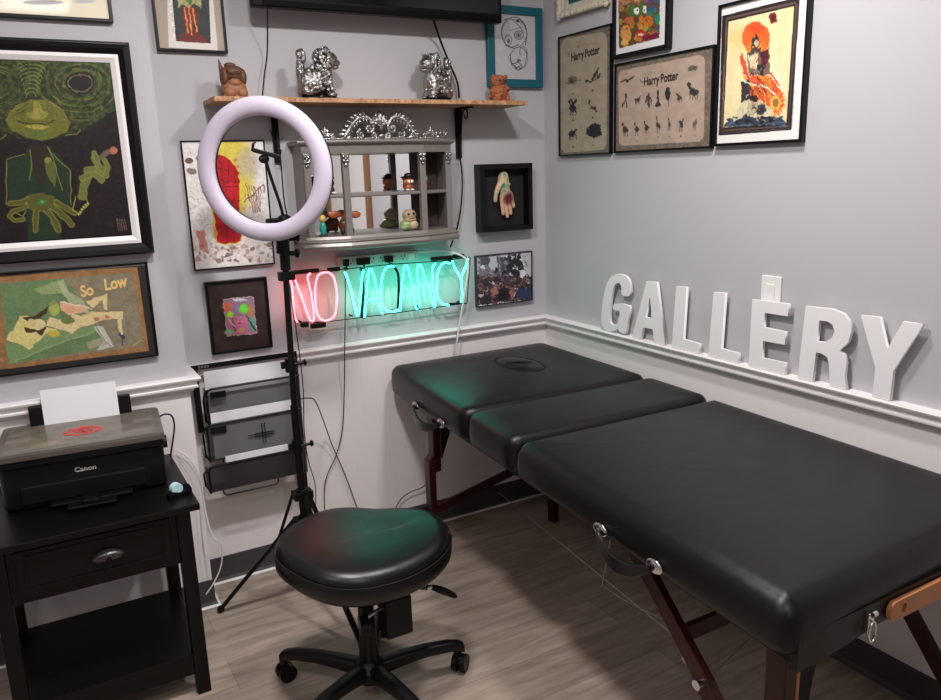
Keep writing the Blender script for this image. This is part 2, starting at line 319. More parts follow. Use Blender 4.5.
class Paint:
    """canvas; src = outline corners of the picture in the units the shapes are written in"""
    def __init__(s, w, h, src, bg):
        s.w = w * 2; s.h = h * 2
        s.a = np.ones((s.h, s.w, 3)) * (np.array(bg) / 255.)
        ys, xs = np.mgrid[0:s.h, 0:s.w]
        u = (xs + .5) / s.w; v = (ys + .5) / s.h
        Hi = np.linalg.inv(homog(src))
        P_ = Hi @ np.stack([u.ravel(), v.ravel(), np.ones(u.size)])
        s.X = (P_[0] / P_[2]).reshape(u.shape); s.Y = (P_[1] / P_[2]).reshape(u.shape)
        s.X0 = s.X; s.Y0 = s.Y; s.U = u; s.V = v; s.off = (0, 0); s.sc = 1.0
    def warp(s, amp, cell, seed=0):
        """hand-drawn wobble: amp in the units of the outline corners, cell in canvas pixels"""
        def field(sd):
            rg = np.random.RandomState(sd); ny, nx = int(s.h / cell) + 3, int(s.w / cell) + 3
            g = rg.rand(ny, nx) - .5; fy = np.linspace(0, ny - 1.001, s.h); fx = np.linspace(0, nx - 1.001, s.w)
            iy = fy.astype(int); ix = fx.astype(int); ty = (fy - iy)[:, None]; tx = (fx - ix)[None, :]
            ty = ty*ty*(3-2*ty); tx = tx*tx*(3-2*tx)
            return g[iy][:, ix]*(1-ty)*(1-tx) + g[iy+1][:, ix]*ty*(1-tx) + g[iy][:, ix+1]*(1-ty)*tx + g[iy+1][:, ix+1]*ty*tx
        s.X = s.X0 + amp*2*field(seed); s.Y = s.Y0 + amp*2*field(seed+1)
    def unwarp(s): s.X = s.X0; s.Y = s.Y0
    def z(s, ox, oy, sc): s.off = (ox, oy); s.sc = sc
    def q(s, p): return (s.off[0] + p[0] / s.sc, s.off[1] + p[1] / s.sc)
    def blend(s, m, col, alpha=1.0):
        m = np.clip(m, 0, 1)[..., None] * alpha
        s.a = s.a * (1 - m) + (np.array(col) / 255.) * m
    def poly(s, pts, col, alpha=1.0, uv=False):
        pts = pts if uv else [s.q(p) for p in pts]
        X, Y = (s.U, s.V) if uv else (s.X, s.Y)
        ins = np.zeros(X.shape, bool); n = len(pts)
        for i in range(n):
            x0, y0 = pts[i]; x1, y1 = pts[(i+1) % n]
            if y0 == y1: continue
            c = ((y0 > Y) != (y1 > Y)) & (X < (x1 - x0) * (Y - y0) / (y1 - y0) + x0)
            ins ^= c
        s.blend(ins.astype(float), col, alpha); return ins
    def ell(s, c, rx, ry, col, alpha=1.0, rot=0.0, soft=0.0, uv=False):
        if not uv: c = s.q(c); rx /= s.sc; ry /= s.sc
        X, Y = (s.U, s.V) if uv else (s.X, s.Y)
        dx = X - c[0]; dy = Y - c[1]; ca, sa = math.cos(rot), math.sin(rot)
        d = np.sqrt(((dx*ca + dy*sa) / rx) ** 2 + ((-dx*sa + dy*ca) / ry) ** 2)
        m = (d < 1).astype(float) if soft <= 0 else np.clip((1 - d) / soft, 0, 1)
        s.blend(m, col, alpha); return m
    def line(s, pts, w, col, alpha=1.0, uv=False, soft=0.35):
        if not uv: pts = [s.q(p) for p in pts]; w = w / s.sc
        X, Y = (s.U, s.V) if uv else (s.X, s.Y)
        m = np.zeros(X.shape)
        for (x0, y0), (x1, y1) in zip(pts[:-1], pts[1:]):
            dx, dy = x1 - x0, y1 - y0; L = dx*dx + dy*dy + 1e-12
            t = np.clip(((X - x0)*dx + (Y - y0)*dy) / L, 0, 1)
            d = np.hypot(X - x0 - t*dx, Y - y0 - t*dy)
            m = np.maximum(m, np.clip((w/2 - d) / (w/2*soft) + .0, 0, 1))
        s.blend(m, col, alpha)
    def noise(s, amp, cell, seed=0, mask=None, mono=True):
        rg = np.random.RandomState(seed)
        ny, nx = max(2, int(s.h / cell)) + 2, max(2, int(s.w / cell)) + 2
        g = rg.rand(ny, nx, 1 if mono else 3)
        fy = np.linspace(0, ny - 1.001, s.h); fx = np.linspace(0, nx - 1.001, s.w)
        iy = fy.astype(int); ix = fx.astype(int); ty = (fy - iy)[:, None, None]; tx = (fx - ix)[None, :, None]
        n = (g[iy][:, ix]*(1-ty)*(1-tx) + g[iy+1][:, ix]*ty*(1-tx) + g[iy][:, ix+1]*(1-ty)*tx + g[iy+1][:, ix+1]*ty*tx) - .5
        n = n * 2 * amp
        if mask is not None: n = n * mask[..., None]
        s.a = np.clip(s.a * (1 + n), 0, 1)
    def rect(s, u0, v0, u1, v1, col, alpha=1.0):
        m = ((s.U >= u0) & (s.U <= u1) & (s.V >= v0) & (s.V <= v1)).astype(float); s.blend(m, col, alpha)
    def out(s):
        a = s.a.reshape(s.h//2, 2, s.w//2, 2, 3).mean(axis=(1, 3))
        return np.where(a <= .04045, a / 12.92, ((a + .055) / 1.055) ** 2.4)

_art_mats = {}
def art_mat(coat, rough=0.5):
    k = (coat, rough)
    if k in _art_mats: return _art_mats[k]
    m = bpy.data.materials.new('printed_art'); m.use_nodes = True
    nt = m.node_tree; b = nt.nodes['Principled BSDF']
    at = nt.nodes.new('ShaderNodeAttribute'); at.attribute_name = 'ink'
    nt.links.new(at.outputs['Color'], b.inputs['Base Color'])
    b.inputs['Roughness'].default_value = rough; b.inputs['Coat Weight'].default_value = coat; b.inputs['Coat Roughness'].default_value = 0.05
    b.inputs['Specular IOR Level'].default_value = 0.3
    _art_mats[k] = m; return m

def art_mesh(name, P, x0, x1, z0, z1, y, parent, coat=0.35):
    """grid sheet carrying the painted colours, facing -y in its parent's frame"""
    a = P.out(); h, w, _ = a.shape
    xs = np.linspace(x0, x1, w); zs = np.linspace(z1, z0, h)
    V = np.zeros((h, w, 3)); V[..., 0] = xs[None, :]; V[..., 1] = y; V[..., 2] = zs[:, None]
    idx = np.arange(h * w).reshape(h, w)
    F_ = np.stack([idx[:-1, :-1], idx[1:, :-1], idx[1:, 1:], idx[:-1, 1:]], -1).reshape(-1, 4)
    me = bpy.data.meshes.new(name)
    me.vertices.add(h*w); me.vertices.foreach_set('co', V.ravel())
    me.loops.add(F_.size); me.loops.foreach_set('vertex_index', F_.ravel().astype(np.int32))
    me.polygons.add(len(F_)); me.polygons.foreach_set('loop_start', np.arange(0, F_.size, 4, dtype=np.int32))
    me.update(calc_edges=True)
    at = me.color_attributes.new('ink', 'FLOAT_COLOR', 'POINT')
    c = np.ones((h*w, 4)); c[:, :3] = a.reshape(-1, 3); at.data.foreach_set('color', c.ravel())
    me.materials.append(art_mat(coat))
    o = bpy.data.objects.new(name, me); COL.objects.link(o); o.parent = parent
    return o

def picture(key, label, wall, fw, depth, fmat, art, coat=0.35, wy=0.0, outer=None, cat='framed picture', group=None, name='framed_picture', inset=0.004, prof=None, backmat=None):
    """wall 'B' (back, faces -y) or 'R' (right, faces -x); art rect in wall coordinates"""
    a0, a1, z0, z1 = outer
    ca, cz = (a0 + a1) / 2, (z0 + z1) / 2
    if wall == 'B': t = thing(name, label, cat, (ca, wy, cz), 0, group)
    else: t = thing(name, label, cat, (wy, -ca, cz), -PI/2, group)
    hw, hh = (a1 - a0) / 2, (z1 - z0) / 2
    prof = prof or [(0, 0), (0, -depth), (fw, -depth), (fw, -0.003)]   # (inward, y)
    b = MB()
    loops = []
    for (i, y) in prof:
        loops.append([(-hw+i, y, -hh+i), (hw-i, y, -hh+i), (hw-i, y, hh-i), (-hw+i, y, hh-i)])
    n = len(loops); vs = [p for l in loops for p in l]
    fs = [(i*4+k, i*4+(k+1) % 4, ((i+1) % n)*4+(k+1) % 4, ((i+1) % n)*4+k) for i in range(n) for k in range(4)]
    b.add(vs, fs)
    b.build('frame', fmat, t, bevel=min(0.0015, fw*0.2))
    bb = MB(); bb.box(-hw+fw*0.5, hw-fw*0.5, -0.004, -0.001, -hh+fw*0.5, hh-fw*0.5)
    bb.build('backing_board', backmat or M['black_board'], t)
    if art is not None:
        u0, u1, v0, v1 = art[1]
        art_mesh('print', art[0], u0-ca, u1-ca, v0-cz, v1-cz, art[2] if len(art) > 2 else -0.012, t, coat)
    return t

# ------------------------------------------------------------------ materials
M = {}
M['wall'] = mat('grey_wall_paint', rgb(184, 182, 186), 0.62, bump=0.06, bscale=180)
M['ceil'] = mat('ceiling_paint', rgb(225, 224, 222), 0.8)
M['trim'] = mat('white_gloss_trim', rgb(242, 237, 237), 0.3)
M['door'] = mat('white_door_paint', rgb(225, 222, 220), 0.45)
M['base'] = mat('charcoal_rubber', rgb(66, 63, 64), 0.5)
M['black_board'] = mat('black_board', rgb(10, 9, 10), 0.6, spec=0.25)
M['black'] = mat('satin_black', rgb(8, 8, 9), 0.35, spec=0.3)
M['black_wood'] = mat('black_painted_wood', rgb(8, 7, 7), 0.36, spec=0.25, bump=0.05, bscale=60)
M['plastic'] = mat('black_plastic', rgb(8, 8, 9), 0.42, spec=0.3)
M['matteblack'] = mat('matte_black', rgb(13, 12, 12), 0.6, spec=0.25)
M['chrome'] = mat('chrome', rgb(215, 215, 215), 0.15, 1.0)
M['steel'] = mat('steel_wire', rgb(170, 168, 165), 0.35, 0.9)
M['white_plastic'] = mat('white_plastic', rgb(232, 230, 228), 0.35)
M['white'] = mat('white_letter_paint', rgb(236, 233, 233), 0.55)
M['paper'] = mat('white_paper', rgb(238, 238, 242), 0.8)
M['silver_paint'] = mat('pewter_grey_paint', rgb(140, 134, 130), 0.36, 0.4, var=0.06, bscale=30)
M['silver'] = mat('bright_silver', rgb(168, 166, 165), 0.20, 1.0, bump=0.6, bscale=120)
M['mirror'] = mat('mirror_glass', rgb(250, 250, 250), 0.02, 1.0)
M['mahogany'] = mat('mahogany_wood', rgb(50, 11, 13), 0.32, spec=0.35, var=0.2, bscale=20)
M['brown_frame'] = mat('dark_panel', rgb(62, 48, 46), 0.6)
M['brown'] = mat('brown_wood', rgb(132, 92, 62), 0.6)

def leather(name, col, rough):
    m = mat(name, col, rough); nt = m.node_tree; b = nt.nodes['Principled BSDF']
    tc = nt.nodes.new('ShaderNodeTexCoord')
    n1 = nt.nodes.new('ShaderNodeTexNoise'); n1.inputs['Scale'].default_value = 9; n1.inputs['Detail'].default_value = 3
    v = nt.nodes.new('ShaderNodeTexVoronoi'); v.inputs['Scale'].default_value = 420
    b1 = nt.nodes.new('ShaderNodeBump'); b1.inputs['Strength'].default_value = 0.10; b1.inputs['Distance'].default_value = 0.02
    b2 = nt.nodes.new('ShaderNodeBump'); b2.inputs['Strength'].default_value = 0.15; b2.inputs['Distance'].default_value = 0.001
    for n in (n1, v): nt.links.new(tc.outputs['Object'], n.inputs['Vector'])
    nt.links.new(n1.outputs['Fac'], b1.inputs['Height']); nt.links.new(v.outputs['Distance'], b2.inputs['Height'])
    nt.links.new(b1.outputs['Normal'], b2.inputs['Normal']); nt.links.new(b2.outputs['Normal'], b.inputs['Normal'])
    return m
M['leather'] = leather('black_vinyl_leather', rgb(14, 13, 15), 0.37); M['leather'].node_tree.nodes['Principled BSDF'].inputs['Specular IOR Level'].default_value = 0.32
M['leather_seat'] = leather('black_seat_vinyl', rgb(14, 13, 15), 0.33)

def bead_material(axis, name):
    m = mat(name, rgb(238, 231, 231), 0.42); nt = m.node_tree; b = nt.nodes['Principled BSDF']
    tc = nt.nodes.new('ShaderNodeTexCoord'); sx = nt.nodes.new('ShaderNodeSeparateXYZ')
    nt.links.new(tc.outputs['Object'], sx.inputs[0])
    def math_(op, a, bb=None, **k):
        n = nt.nodes.new('ShaderNodeMath'); n.operation = op
        for i, x in enumerate((a, bb)):
            if x is None: continue
            if isinstance(x, (int, float)): n.inputs[i].default_value = x
            else: nt.links.new(x, n.inputs[i])
        return n.outputs[0]
    f = math_('FRACT', math_('MULTIPLY', sx.outputs[axis], 22.0))
    d = math_('ABSOLUTE', math_('SUBTRACT', f, 0.5))
    g = math_('MINIMUM', math_('MULTIPLY', d, 14.0), 1.0)
    bp = nt.nodes.new('ShaderNodeBump'); bp.inputs['Strength'].default_value = 0.13; bp.inputs['Distance'].default_value = 0.003
    nt.links.new(g, bp.inputs['Height']); nt.links.new(bp.outputs['Normal'], b.inputs['Normal'])
    return m
M['bead_x'] = bead_material('X', 'beadboard_paint')
M['bead_y'] = bead_material('Y', 'beadboard_paint_side')
M['panel'] = mat('white_panel_paint', rgb(238, 232, 232), 0.42)

def floor_material():
    m = mat('grey_oak_planks', rgb(160, 148, 138), 0.42); nt = m.node_tree; b = nt.nodes['Principled BSDF']
    tc = nt.nodes.new('ShaderNodeTexCoord')
    br = nt.nodes.new('ShaderNodeTexBrick'); br.inputs['Scale'].default_value = 1.0
    br.inputs['Brick Width'].default_value = 1.22; br.inputs['Row Height'].default_value = 0.178; br.inputs['Mortar Size'].default_value = 0.0012
    br.inputs['Color1'].default_value = rgb(184, 168, 155); br.inputs['Color2'].default_value = rgb(166, 150, 138); br.inputs['Mortar'].default_value = rgb(138, 124, 113)
    br.offset = 0.37; br.inputs['Bias'].default_value = 0.1
    nt.links.new(tc.outputs['Object'], br.inputs['Vector'])
    mp = nt.nodes.new('ShaderNodeMapping'); mp.inputs['Scale'].default_value = (2.2, 17, 1)
    nt.links.new(tc.outputs['Object'], mp.inputs['Vector'])
    n = nt.nodes.new('ShaderNodeTexNoise'); n.inputs['Scale'].default_value = 1.6; n.inputs['Detail'].default_value = 8; n.inputs['Roughness'].default_value = 0.62; n.inputs['Distortion'].default_value = 0.6
    nt.links.new(mp.outputs[0], n.inputs['Vector'])
    cr = nt.nodes.new('ShaderNodeValToRGB'); cr.color_ramp.elements[0].position = 0.32; cr.color_ramp.elements[0].color = (0.52, 0.49, 0.47, 1)
    cr.color_ramp.elements[1].position = 0.68; cr.color_ramp.elements[1].color = (1.12, 1.1, 1.08, 1)
    nt.links.new(n.outputs['Fac'], cr.inputs[0])
    mx = nt.nodes.new('ShaderNodeMix'); mx.data_type = 'RGBA'; mx.blend_type = 'MULTIPLY'; mx.inputs[0].default_value = 0.85
    nt.links.new(br.outputs['Color'], mx.inputs[6]); nt.links.new(cr.outputs[0], mx.inputs[7]); nt.links.new(mx.outputs[2], b.inputs['Base Color'])
    bp = nt.nodes.new('ShaderNodeBump'); bp.inputs['Strength'].default_value = 0.12; bp.inputs['Distance'].default_value = 0.002
    nt.links.new(n.outputs['Fac'], bp.inputs['Height']); nt.links.new(bp.outputs['Normal'], b.inputs['Normal'])
    return m
M['floor'] = floor_material()

# ------------------------------------------------------------------ the room
XL, YF, YP, XC = -4.2, -5.2, -0.16, -1.629   # left wall, front wall, face and edge of the boxed-out wall part
RAIL = 0.85
def wall(name, parts):
    b = MB(); mats = []
    for (bx, m_) in parts:
        if m_ not in mats: mats.append(m_)
        b.cur = mats.index(m_); b.box(*bx)
    return struct(b.build(name, [M[k] for k in mats]))
wall('wall_back', [((XC-0.02, 0.1, 0, 0.1, 0, RAIL), 'bead_x'), ((XC-0.02, 0.1, 0, 0.1, RAIL, CEIL), 'wall')])
wall('wall_left_boxed', [((XL, XC, YP, 0.1, 0, RAIL), 'panel'), ((XL, XC, YP, 0.1, RAIL, CEIL), 'wall')])
wall('wall_right', [((0, 0.1, -2.02, 0, 0, RAIL), 'bead_y'), ((0, 0.1, -2.02, 0, RAIL, CEIL), 'wall'),
                    ((0, 0.1, YF, -2.92, 0, RAIL), 'bead_y'), ((0, 0.1, YF, -2.92, RAIL, CEIL), 'wall'),
                    ((0, 0.1, -2.92, -2.02, 2.05, CEIL), 'wall')])
wall('wall_left', [((XL-0.1, XL, YF, 0.1, 0, CEIL), 'wall')])
wall('wall_front', [((XL, 0.1, YF-0.1, YF, 0, CEIL), 'wall')])
b = MB(); b.box(XL-0.1, 0.1, YF-0.1, 0.1, -0.1, 0); struct(b.build('floor', M['floor']))
b = MB(); b.box(XL-0.1, 0.1, YF-0.1, 0.1, CEIL, CEIL+0.1); struct(b.build('ceiling', M['ceil']))
# the door beyond the frame, which the cabinet mirror reflects
b = MB(); b.box(0.012, 0.052, -2.85, -2.09, 0.0, 1.98)
d = struct(b.build('door_1', M['door']))
b = MB(); b.box(-0.02, 0.08, -2.09, -2.02, 0, 2.05); b.box(-0.02, 0.08, -2.92, -2.85, 0, 2.05); b.box(-0.02, 0.08, -2.92, -2.02, 1.98, 2.05)
b.build('door_frame', M['brown'], d)

def sweep(path, prof, seg):
    """profile (out, z) swept along one segment of a wall path with mitred ends"""
    P_ = [Vector((p[0], p[1], 0)) for p in path]
    def nrm(i):
        d = (P_[i+1] - P_[i]).normalized(); return Vector((d.y, -d.x, 0))
    def mit(i):
        if i == 0: return nrm(0)
        if i == len(P_) - 1: return nrm(i - 1)
        a, c = nrm(i-1), nrm(i); m_ = (a + c); return m_ / (1 + a.dot(c))
    b = MB(); n = len(prof); A = []; B = []
    for (o, z) in prof:
        A.append(P_[seg] + mit(seg) * o + Vector((0, 0, z))); B.append(P_[seg+1] + mit(seg+1) * o + Vector((0, 0, z)))
    fs = [(k, (k+1) % n, (k+1) % n + n, k + n) for k in range(n)] + [tuple(range(n-1, -1, -1)), tuple(range(n, 2*n))]
    b.add(A + B, fs); return b
PATH = [(XL, YP), (XC, YP), (XC, 0), (0, 0), (0, -2.02)]
rail_prof = [(-0.001, 0.880), (0.034, 0.880), (0.037, 0.874), (0.034, 0.867), (0.026, 0.864), (0.022, 0.857), (0.022, 0.851), (0.027, 0.847), (0.026, 0.841), (0.016, 0.837), (0.011, 0.828), (-0.001, 0.828)]
base_prof = [(-0.001, 0.102), (0.004, 0.102), (0.005, 0.016), (0.012, 0.004), (0.016, 0.0005), (-0.001, 0.0005)]
caulk = [(0.010, 0.0), (0.021, 0.0), (0.018, 0.0035), (0.010, 0.0055)]
for k, (tn, bn) in enumerate([('trim_1', 'baseboard_left'), ('trim_2', 'baseboard_return'), ('trim_3', 'baseboard_back'), ('trim_4', 'baseboard_right')]):
    struct(sweep(PATH, rail_prof, k).build(tn, M['trim']))
    bo = struct(sweep(PATH, base_prof, k).build(bn, M['base']))
    if k < 3: sweep(PATH, caulk, k).build('sealant_bead', M['white_plastic'], bo)

# ceiling light panels
for (lx, ly, lw, ld, pw) in LAMPS:
    t = thing('ceiling_light', 'square white ceiling light panel at x %.1f y %.1f' % (lx, ly), 'ceiling light', (lx, ly, CEIL), 0)
    t['label'] = {-0.72: 'square ceiling light nearest the right wall, in front of the corner', -1.56: 'square ceiling light over the ring light and stool',
                  -1.8: 'ceiling light directly over the viewer', -3.0: 'ceiling light by the left wall', -2.0: 'ceiling light at the far front end of the room'}[lx]
    b = MB(); w2, d2 = lw/2+0.03, ld/2+0.03
    b.box(-w2, w2, -d2, -d2+0.025, -0.04, 0); b.box(-w2, w2, d2-0.025, d2, -0.04, 0); b.box(-w2, -w2+0.025, -d2, d2, -0.04, 0); b.box(w2-0.025, w2, -d2, d2, -0.04, 0)
    b.build('housing', M['white_plastic'], t)
    b = MB(); b.box(-lw/2, lw/2, -ld/2, ld/2, -0.03, -0.01)
    b.build('diffuser', mat('lit_diffuser', rgb(250, 250, 250), 0.5, emit=(1, 0.97, 0.95, 1), estr=2.0), t)

# ------------------------------------------------------------------ massage table
def lerp2(cs, u, v):
    (a, b_, c, d) = [Vector(p) for p in cs]  # head-left, head-right, foot-right, foot-left
    return a.lerp(b_, u).lerp(d.lerp(c, u), v)
def cushion(cs, zb, zt, r=0.036, rc=0.03, crown=0.006, squash=0.0):
    W = ((Vector(cs[1]) - Vector(cs[0])).length + (Vector(cs[2]) - Vector(cs[3])).length) / 2
    L = ((Vector(cs[3]) - Vector(cs[0])).length + (Vector(cs[2]) - Vector(cs[1])).length) / 2
    prof = [(0.012, zb), (0.002, zb + 0.006)]
    prof += [(0.0, zb + 0.02), (-0.002, (zb + zt - r) / 2 + 0.004)]
    for k in range(7):
        a = k / 6 * PI / 2
        prof.append((r - r * math.cos(a), zt - r + r * math.sin(a)))
    prof += [(r + 0.03, zt + crown*0.5), (r + 0.07, zt + crown*0.8), (r + 0.11, zt + crown)]
    loops = []
    for ins, z in prof:
        rr = max(rc - ins, 0.004); lp = []
        hw, hl = W/2 - ins, L/2 - ins
        for (cx, cy, a0) in ((hw-rr, hl-rr, 0), (-hw+rr, hl-rr, PI/2), (-hw+rr, -hl+rr, PI), (hw-rr, -hl+rr, 1.5*PI)):
            for k in range(6):
                a = a0 + PI/2 * k / 5
                x, y = cx + rr*math.cos(a), cy + rr*math.sin(a)
                p = lerp2(cs, x / W + 0.5, 0.5 - y / L); lp.append((p.x, p.y, z))
            # edge subdivisions
            nx = {0: (-1, 0), 1: (0, -1), 2: (1, 0), 3: (0, 1)}[int(round(a0 / (PI/2)))]
            ln = 2*(hw-rr) if nx[0] else 2*(hl-rr)
            for k in range(1, 8):
                t_ = k / 8
                x2, y2 = cx + rr*math.cos(a0+PI/2) + nx[0]*ln*t_, cy + rr*math.sin(a0+PI/2) + nx[1]*ln*t_
                p = lerp2(cs, x2 / W + 0.5, 0.5 - y2 / L); lp.append((p.x, p.y, z))
        loops.append(lp)
    b = MB(); b.loft(loops); return b

ZB, ZT = 0.660, 0.770
def Lx(y): return -0.822 + (y + 0.03) * 0.0725      # left edge of the table as a function of y
def Rx(y): return -0.052 + (y + 0.03) * 0.034
TO = Vector((-0.45, -1.1, 0.0))
t = thing('massage_table', 'black padded folding massage table with dark red wooden legs', 'massage table', tuple(TO))
def TL(p): return (p[0]-TO.x, p[1]-TO.y, p[2]-TO.z)
def tb(b): b.v = [TL(p) for p in b.v]; return b
secs = [('head_cushion', -0.030, -0.768), ('middle_cushion', -0.774, -1.092), ('foot_cushion', -1.098, -2.125)]
for nm, y0, y1 in secs:
    cs = [(Lx(y0), y0 + 0.0, 0), (Rx(y0), y0 - 0.015, 0), (Rx(y1), y1 - 0.015 if y1 > -2 else y1 + 0.02, 0), (Lx(y1), y1, 0)]
    o = tb(cushion(cs, ZB, ZT, r=0.034 if nm != 'foot_cushion' else 0.052, rc=0.05 if nm == 'head_cushion' else 0.045)).build(nm, M['leather'], t, smooth=True, angle=3)
    if nm == 'head_cushion':
        # oval breathing-hole plug with a seam ring round it
        c = (-0.390, -0.365, ZT + 0.004)
        def oval(a, b_, z, n=40): return [(c[0] + a*math.cos(2*PI*k/n) - TO.x, c[1] + b_*math.sin(2*PI*k/n) - TO.y, z) for k in range(n)]
        b = MB(); b.tube([Vector(p) for p in oval(0.078, 0.138, c[2] + 0.0005)], 0.0042, 6, closed=True)
        rg = b.build('hole_seam', M['matteblack'], t, smooth=True)
        b = MB(); b.loft([oval(0.074, 0.134, c[2]-0.004), oval(0.072, 0.132, c[2]+0.003), oval(0.064, 0.122, c[2]+0.006), oval(0.03, 0.06, c[2]+0.007)], cap0=False)
        b.build('hole_plug', M['leather'], t, smooth=True)
        b = MB(); b.tube([TL((c[0]-0.05, c[1]+0.03, c[2]+0.006)), TL((c[0], c[1]+0.005, c[2]+0.0095)), TL((c[0]+0.05, c[1]-0.02, c[2]+0.006))], 0.003, 6)
        b.build('plug_seam', M['matteblack'], t, smooth=True)
# wooden deck frames below the cushions
for nm, y0, y1 in [('head_frame', -0.08, -1.07), ('foot_frame', -1.11, -2.09)]:
    b = MB()
    for s_ in (0, 1):
        xa0, xa1 = (Lx(y0)+0.05, Lx(y1)+0.05) if s_ == 0 else (Rx(y0)-0.08, Rx(y1)-0.08)
        b.beam((xa0+0.012, y0, 0.642), (xa1+0.012, y1, 0.642), 0.024, 0.036)
    b.beam((Lx(y0)+0.05, y0, 0.642), (Rx(y0)-0.05, y0-0.01, 0.642), 0.024, 0.036); b.beam((Lx(y1)+0.05, y1, 0.642), (Rx(y1)-0.05, y1, 0.642), 0.024, 0.036)
    b.box(Lx(y0)+0.05, Rx(y1)-0.05, y1+0.02, y0-0.02, 0.650, 0.661)
    tb(b).build(nm, M['matteblack'], t)
# curved black end skirt and pale plywood end bar at the foot
b = MB(); n = 16; lo_ = []; 
x0, x1 = Lx(-2.1)+0.03, Rx(-2.1)-0.03
top = [(x0 + (x1-x0)*k/n, -2.124, 0.70) for k in range(n+1)]
bot = [(x0 + (x1-x0)*k/n, -2.124, 0.628 + 0.030*(math.sin(PI*k/n)**2)*(1 if 1 else 0)) for k in range(n+1)]
vs = top + bot + [(p[0], -2.108, p[2]) for p in top] + [(p[0], -2.108, p[2]) for p in bot]; m_ = n + 1
fs = []
for k in range(n): fs += [(k, k+1, m_+k+1, m_+k), (2*m_+k+1, 2*m_+k, 3*m_+k, 3*m_+k+1), (m_+k, m_+k+1, 3*m_+k+1, 3*m_+k), (k+1, k, 2*m_+k, 2*m_+k+1)]
fs += [(0, m_, 3*m_, 2*m_), (n, 2*m_+n, 3*m_+n, m_+n)]
b.add(vs, fs); tb(b).build('end_skirt', M['leather'], t)
def slot(x0, x1, z0, z1, r, n=8):
    pts = []
    for (cx, cz, a0) in ((x1-r, z1-r, 0), (x0+r, z1-r, PI/2), (x0+r, z0+r, PI), (x1-r, z0+r, 1.5*PI)):
        for k in range(n+1): a = a0 + PI/2*k/n; pts.append((cx + r*math.cos(a), cz + r*math.sin(a)))
    return pts
tan = mat('pale_plywood', rgb(172, 112, 70), 0.5, var=0.12, bscale=30)
hole = [(-0.640 + 0.008*math.cos(-2*PI*k/16), 0.668 + 0.011*math.sin(-2*PI*k/16)) for k in range(16)]
o = flat_shape('end_bar', [slot(-0.685, -0.20, 0.648, 0.690, 0.018), hole], 0.010, tan)
o.parent = t; o.rotation_euler = (PI/2, 0, 0); o.location = TL((0, -2.131, 0))
o['label'] = 'pale plywood bar with a round hole'
b = MB(); b.cyl((-0.640, -2.128, 0.668), (-0.640, -2.120, 0.668), 0.010); tb(b).build('peg_hole', M['black_board'], t)
# chrome latch at the foot end
b = MB(); b.box(-0.752, -0.735, -2.134, -2.124, 0.648, 0.690); b.tube([(-0.744+0.010*math.cos(2*PI*k/14), -2.138, 0.652+0.022*math.sin(2*PI*k/14)) for k in range(14)], 0.0025, 6, closed=True)
b.cyl((-0.75, -2.138, 0.69), (-0.737, -2.138, 0.69), 0.006)
tb(b).build('latch', M['chrome'], t, bevel=0.001)
# carrying handles: padded black straps hung on chrome plates
def handle(y0, y1, z):
    xs = lambda y: Lx(y) - 0.006
    b = MB(); pts = []
    for k in range(13):
        u = k / 12; y = y0 + (y1 - y0) * u
        pts.append((xs(y) - 0.010 - 0.020*math.sin(PI*u), y, z - 0.034*math.sin(PI*u)**0.8))
    vs = []; fs = []
    for i, p in enumerate(pts):
        hh = 0.010 + 0.008*math.sin(PI*i/12)
        vs += [(p[0]-0.006, p[1], p[2]-hh), (p[0]-0.006, p[1], p[2]+hh), (p[0]+0.004, p[1], p[2]+hh), (p[0]+0.004, p[1], p[2]-hh)]
    for i in range(12):
        for k in range(4): fs.append((i*4+k, i*4+(k+1) % 4, i*4+4+(k+1) % 4, i*4+4+k))
    fs += [(0, 1, 2, 3), (51, 50, 49, 48)]
    b.add(vs, fs)
    hd = tb(b).build('carrying_handle', M['leather_seat'], t, smooth=True, bevel=0.002)
    for y in (y0, y1):
        b = MB(); R_ = Matrix.Rotation(0, 3, 'X')
        b.ell(TL((xs(y)-0.002, y, z+0.002)), (0.006, 0.026, 0.017), 20, 8)
        b.build('handle_plate', M['chrome'], hd, smooth=True)
        b = MB(); b.ell(TL((xs(y)-0.009, y, z+0.002)), (0.004, 0.007, 0.007), 10, 6)
        b.build('screw', M['black'], hd, smooth=True)
handle(-0.345, -0.585, 0.674)
handle(-1.555, -1.760, 0.680)
# legs
def bolt(p, ax=(1, 0, 0), r=0.009, m='black'):
    b = MB(); p = Vector(p); a = Vector(ax)
    b.cyl(TL(p - a*0.014), TL(p + a*0.014), r, seg=12); b.build('leg_knob', M[m], t, smooth=True)
for (x, y, s_) in ((-0.735, -0.255, -1), (-0.150, -0.285, 1)):
    b = MB(); b.beam((x, y, 0.665), (x, y, 0.36), 0.032, 0.045, (0, 1, 0)); b.beam((x-0.024*1, y, 0.41), (x-0.024, y, 0.0), 0.030, 0.045, (0, 1, 0))
    b.prism([(x-0.036, 0.415), (x-0.009, 0.44), (x+0.018, 0.40), (x-0.01, 0.35), (x-0.036, 0.35)], y-0.022, y+0.022, M=Matrix(((1, 0, 0, 0), (0, 0, 1, 0), (0, 1, 0, 0), (0, 0, 0, 1))))
    tb(b).build('leg', M['mahogany'], t, bevel=0.003)
    bolt((x-0.048, y, 0.20), r=0.014)
for (x, y) in ((-0.850, -2.02), (-0.165, -2.02)):
    b = MB(); b.beam((x, y, 0.665), (x, y, 0.0), 0.034, 0.05, (0, 1, 0)); tb(b).build('leg', M['mahogany'], t, bevel=0.003)
    b = MB(); b.beam((x+0.022, y, 0.665), (x+0.022, y, 0.33), 0.010, 0.05, (0, 1, 0)); tb(b).build('leg_batten', tan if x < -0.5 else M['mahogany'], t)
